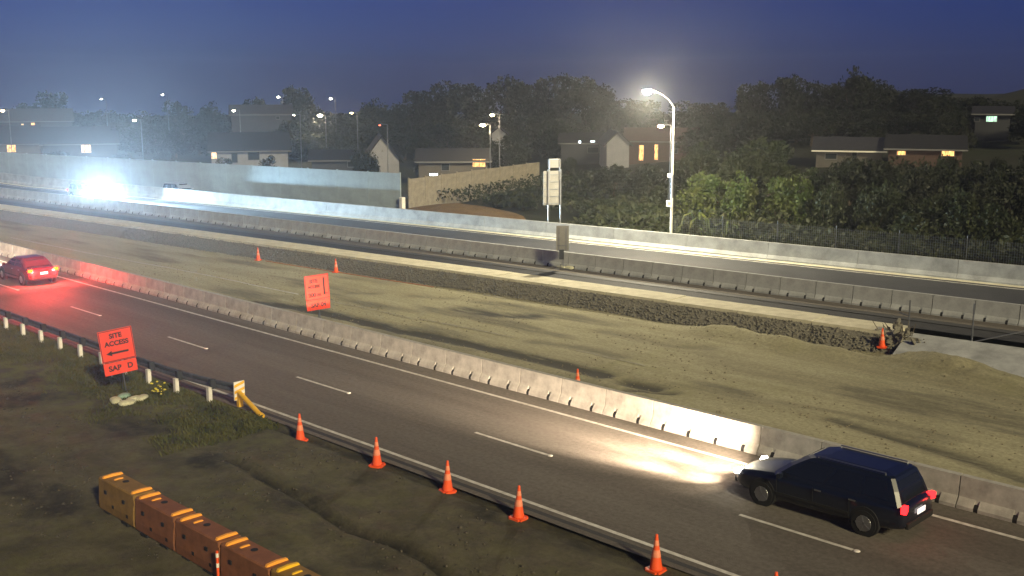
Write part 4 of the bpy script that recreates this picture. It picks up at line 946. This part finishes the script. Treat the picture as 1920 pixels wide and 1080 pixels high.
# ------------------------------------------------------------------ things at the right end of the kerb
slab = tag(link('concrete_apron', MB().prism([(-21.2, 45.3, -.80), (4, 45.0, -.80), (4, 50.3, -.12), (-21.6, 47.9, -.12)], (0, 0, .10)).mesh('concrete_apron'), M['concrete_grey']), kind='structure')
pl_ = empty('site_post', gp(1820, 664, -.7), 0, 'thin steel post with a long diagonal brace at the right', 'post')
MB().tube((0, 0, -.2), (0, 0, 2.3), .05, .035, n=8).build('post', M['steel_d'], pl_); MB().tube((.02, .02, .55), (3.4, 1.2, 1.75), .03, n=6).build('brace', M['steel'], pl_); MB().tube((0, 0, .4), (-.55, .3, .45), .02, n=6).build('bracket', M['steel_d'], pl_)
pz = empty('site_post', gp(1703, 622, -.2), 0, 'short dark post beside the rubble at the kerb end', 'post')
MB().tube((0, 0, -.3), (0, 0, 1.5), .04, n=8).build('post', M['steel_d'], pz); MB().tube((0, 0, .75), (-.6, .2, .8), .03, n=6).build('arm', M['steel_d'], pz)
rb = empty('rubble_heap', gp(1682, 636, -.3), 0, 'heap of dark rubble and sticks where the kerb strip ends', 'rubble'); rr_ = random.Random(9)
for i in range(60):
    a = rr_.uniform(0, 6.28); q = rr_.uniform(0, 1.0); MB().box((math.cos(a)*q*1.3, math.sin(a)*q*.8, rr_.uniform(-.3, .75)*(1.1-q)), [rr_.uniform(.08, .34) for _ in range(3)], (rr_.uniform(0, 3), rr_.uniform(0, 3), rr_.uniform(0, 3)), taper=.7).build('rock', M['gravel'], rb)
for i in range(12):
    a = rr_.uniform(0, 6.28); s = Vector((rr_.uniform(-.6, .9), rr_.uniform(-.4, .4), 0)); MB().tube(s, s+Vector((math.cos(a)*.7, math.sin(a)*.5, rr_.uniform(.3, .8))), .015, n=5).build('stick', M['bark'], rb)
for k, (px, py) in enumerate(((1840, 912), (1850, 906))):
    a = gp(px, py, -.6); tag(MB().box((1.6, 0, .06), (3.4, .16, .06)).build('timber_plank', M['timber'], None, (a.x, a.y+.25*k, site_z(a.x, a.y)+.02), (0, 0, -.03)), ('front' if k == 0 else 'rear')+' pale plank lying behind the near concrete barrier', 'plank', 'planks behind the near barrier')
# orange cord along the foot of the bank
cpts = [gp(a, b+4, SB) for a, b in ((498, 478), (560, 486), (640, 497), (720, 507), (770, 514), (812, 520))]
cpts = [foot_of_bank(v) for v in (498, 560, 640, 720, 770, 812)]
mb = MB()
for a, b in zip(cpts[:-1], cpts[1:]): mb.tube((a.x, a.y, site_z(a.x, a.y)+.04), (b.x, b.y, site_z(b.x, b.y)+.03), .025, n=6)
tag(mb.build('orange_hose', mat('dusty_hose', (.55, .20, .10), .9)), 'thin orange hose lying along the foot of the gravel bank', 'hose')

# ------------------------------------------------------------------ grass on the verge
n = 110000; r = np.random.RandomState(8); gx_ = -30-46*r.uniform(0, 1, n)**1.1; gy_ = 19.55-8.5*r.uniform(0, 1, n)**1.5
dens = fbm(gx_/2.2, gy_/1.6, 77)+.25*(gy_-16.5)/2.5+np.where(gx_ < -46, .12, 0); k = dens > .50+.12*r.uniform(-1, 1, n); gx_, gy_ = gx_[k], gy_[k]; n = len(gx_)
gz_ = np.array([verge_z(a, b) for a, b in zip(gx_, gy_)]); a = r.uniform(0, 6.28, n); h = r.uniform(.03, .15, n)*(.6+fbm(gx_/1.5, gy_/1.5, 4)); w = .010
lx, ly = np.cos(a), np.sin(a); be = r.uniform(.3, 1.0, n)
V = np.stack([np.stack([gx_-ly*w, gy_+lx*w, gz_-.02], 1), np.stack([gx_+ly*w, gy_-lx*w, gz_-.02], 1), np.stack([gx_+lx*h*be*.4+ly*w*.7, gy_+ly*h*be*.4-lx*w*.7, gz_+h*.7], 1), np.stack([gx_+lx*h*be, gy_+ly*h*be, gz_+h], 1)], 1).reshape(-1, 3)
o = link('verge_grass', np_mesh('verge_grass', V, np.arange(n*4).reshape(n, 4)), M['grass']); tag(o, 'rough olive grass along the guardrail', 'grass', kind='stuff')
c = gp(299, 738, .1); fl_ = empty('weed_clump', (c.x, c.y, verge_z(c.x, c.y)), 0, 'yellow flowering weed clump between two guardrail posts', 'plant'); r_ = random.Random(4)
for i in range(40):
    a = r_.uniform(0, 6.28); q = r_.uniform(.05, .4); e = Vector((math.cos(a)*q, math.sin(a)*q*.7, r_.uniform(.15, .55))); MB().tube((e.x*.3, e.y*.3, -.03), e, .012, .006, n=4).build('stem', M['grass'], fl_)
    if i % 2: MB().lathe([(.01, -.02), (.05, 0), (.03, .03)], 6, e).build('flower', M['flower'], fl_)

# ------------------------------------------------------------------ haze
bpy.context.view_layer.update()
hz = MB().box((-190, 320, 4), (1640, 1190, 76)).build('haze', [], None); tag(hz, 'thin night haze in the air over the whole place', 'haze', kind='stuff')
hm_ = bpy.data.materials.new('haze'); hm_.use_nodes = True; n_ = hm_.node_tree; n_.nodes.clear(); oo = n_.nodes.new('ShaderNodeOutputMaterial'); pv = n_.nodes.new('ShaderNodeVolumePrincipled')
pv.inputs['Color'].default_value = (.85, .88, .95, 1); pv.inputs['Density'].default_value = HAZE; pv.inputs['Anisotropy'].default_value = .74
n_.links.new(pv.outputs[0], oo.inputs['Volume']); hz.data.materials.append(hm_)
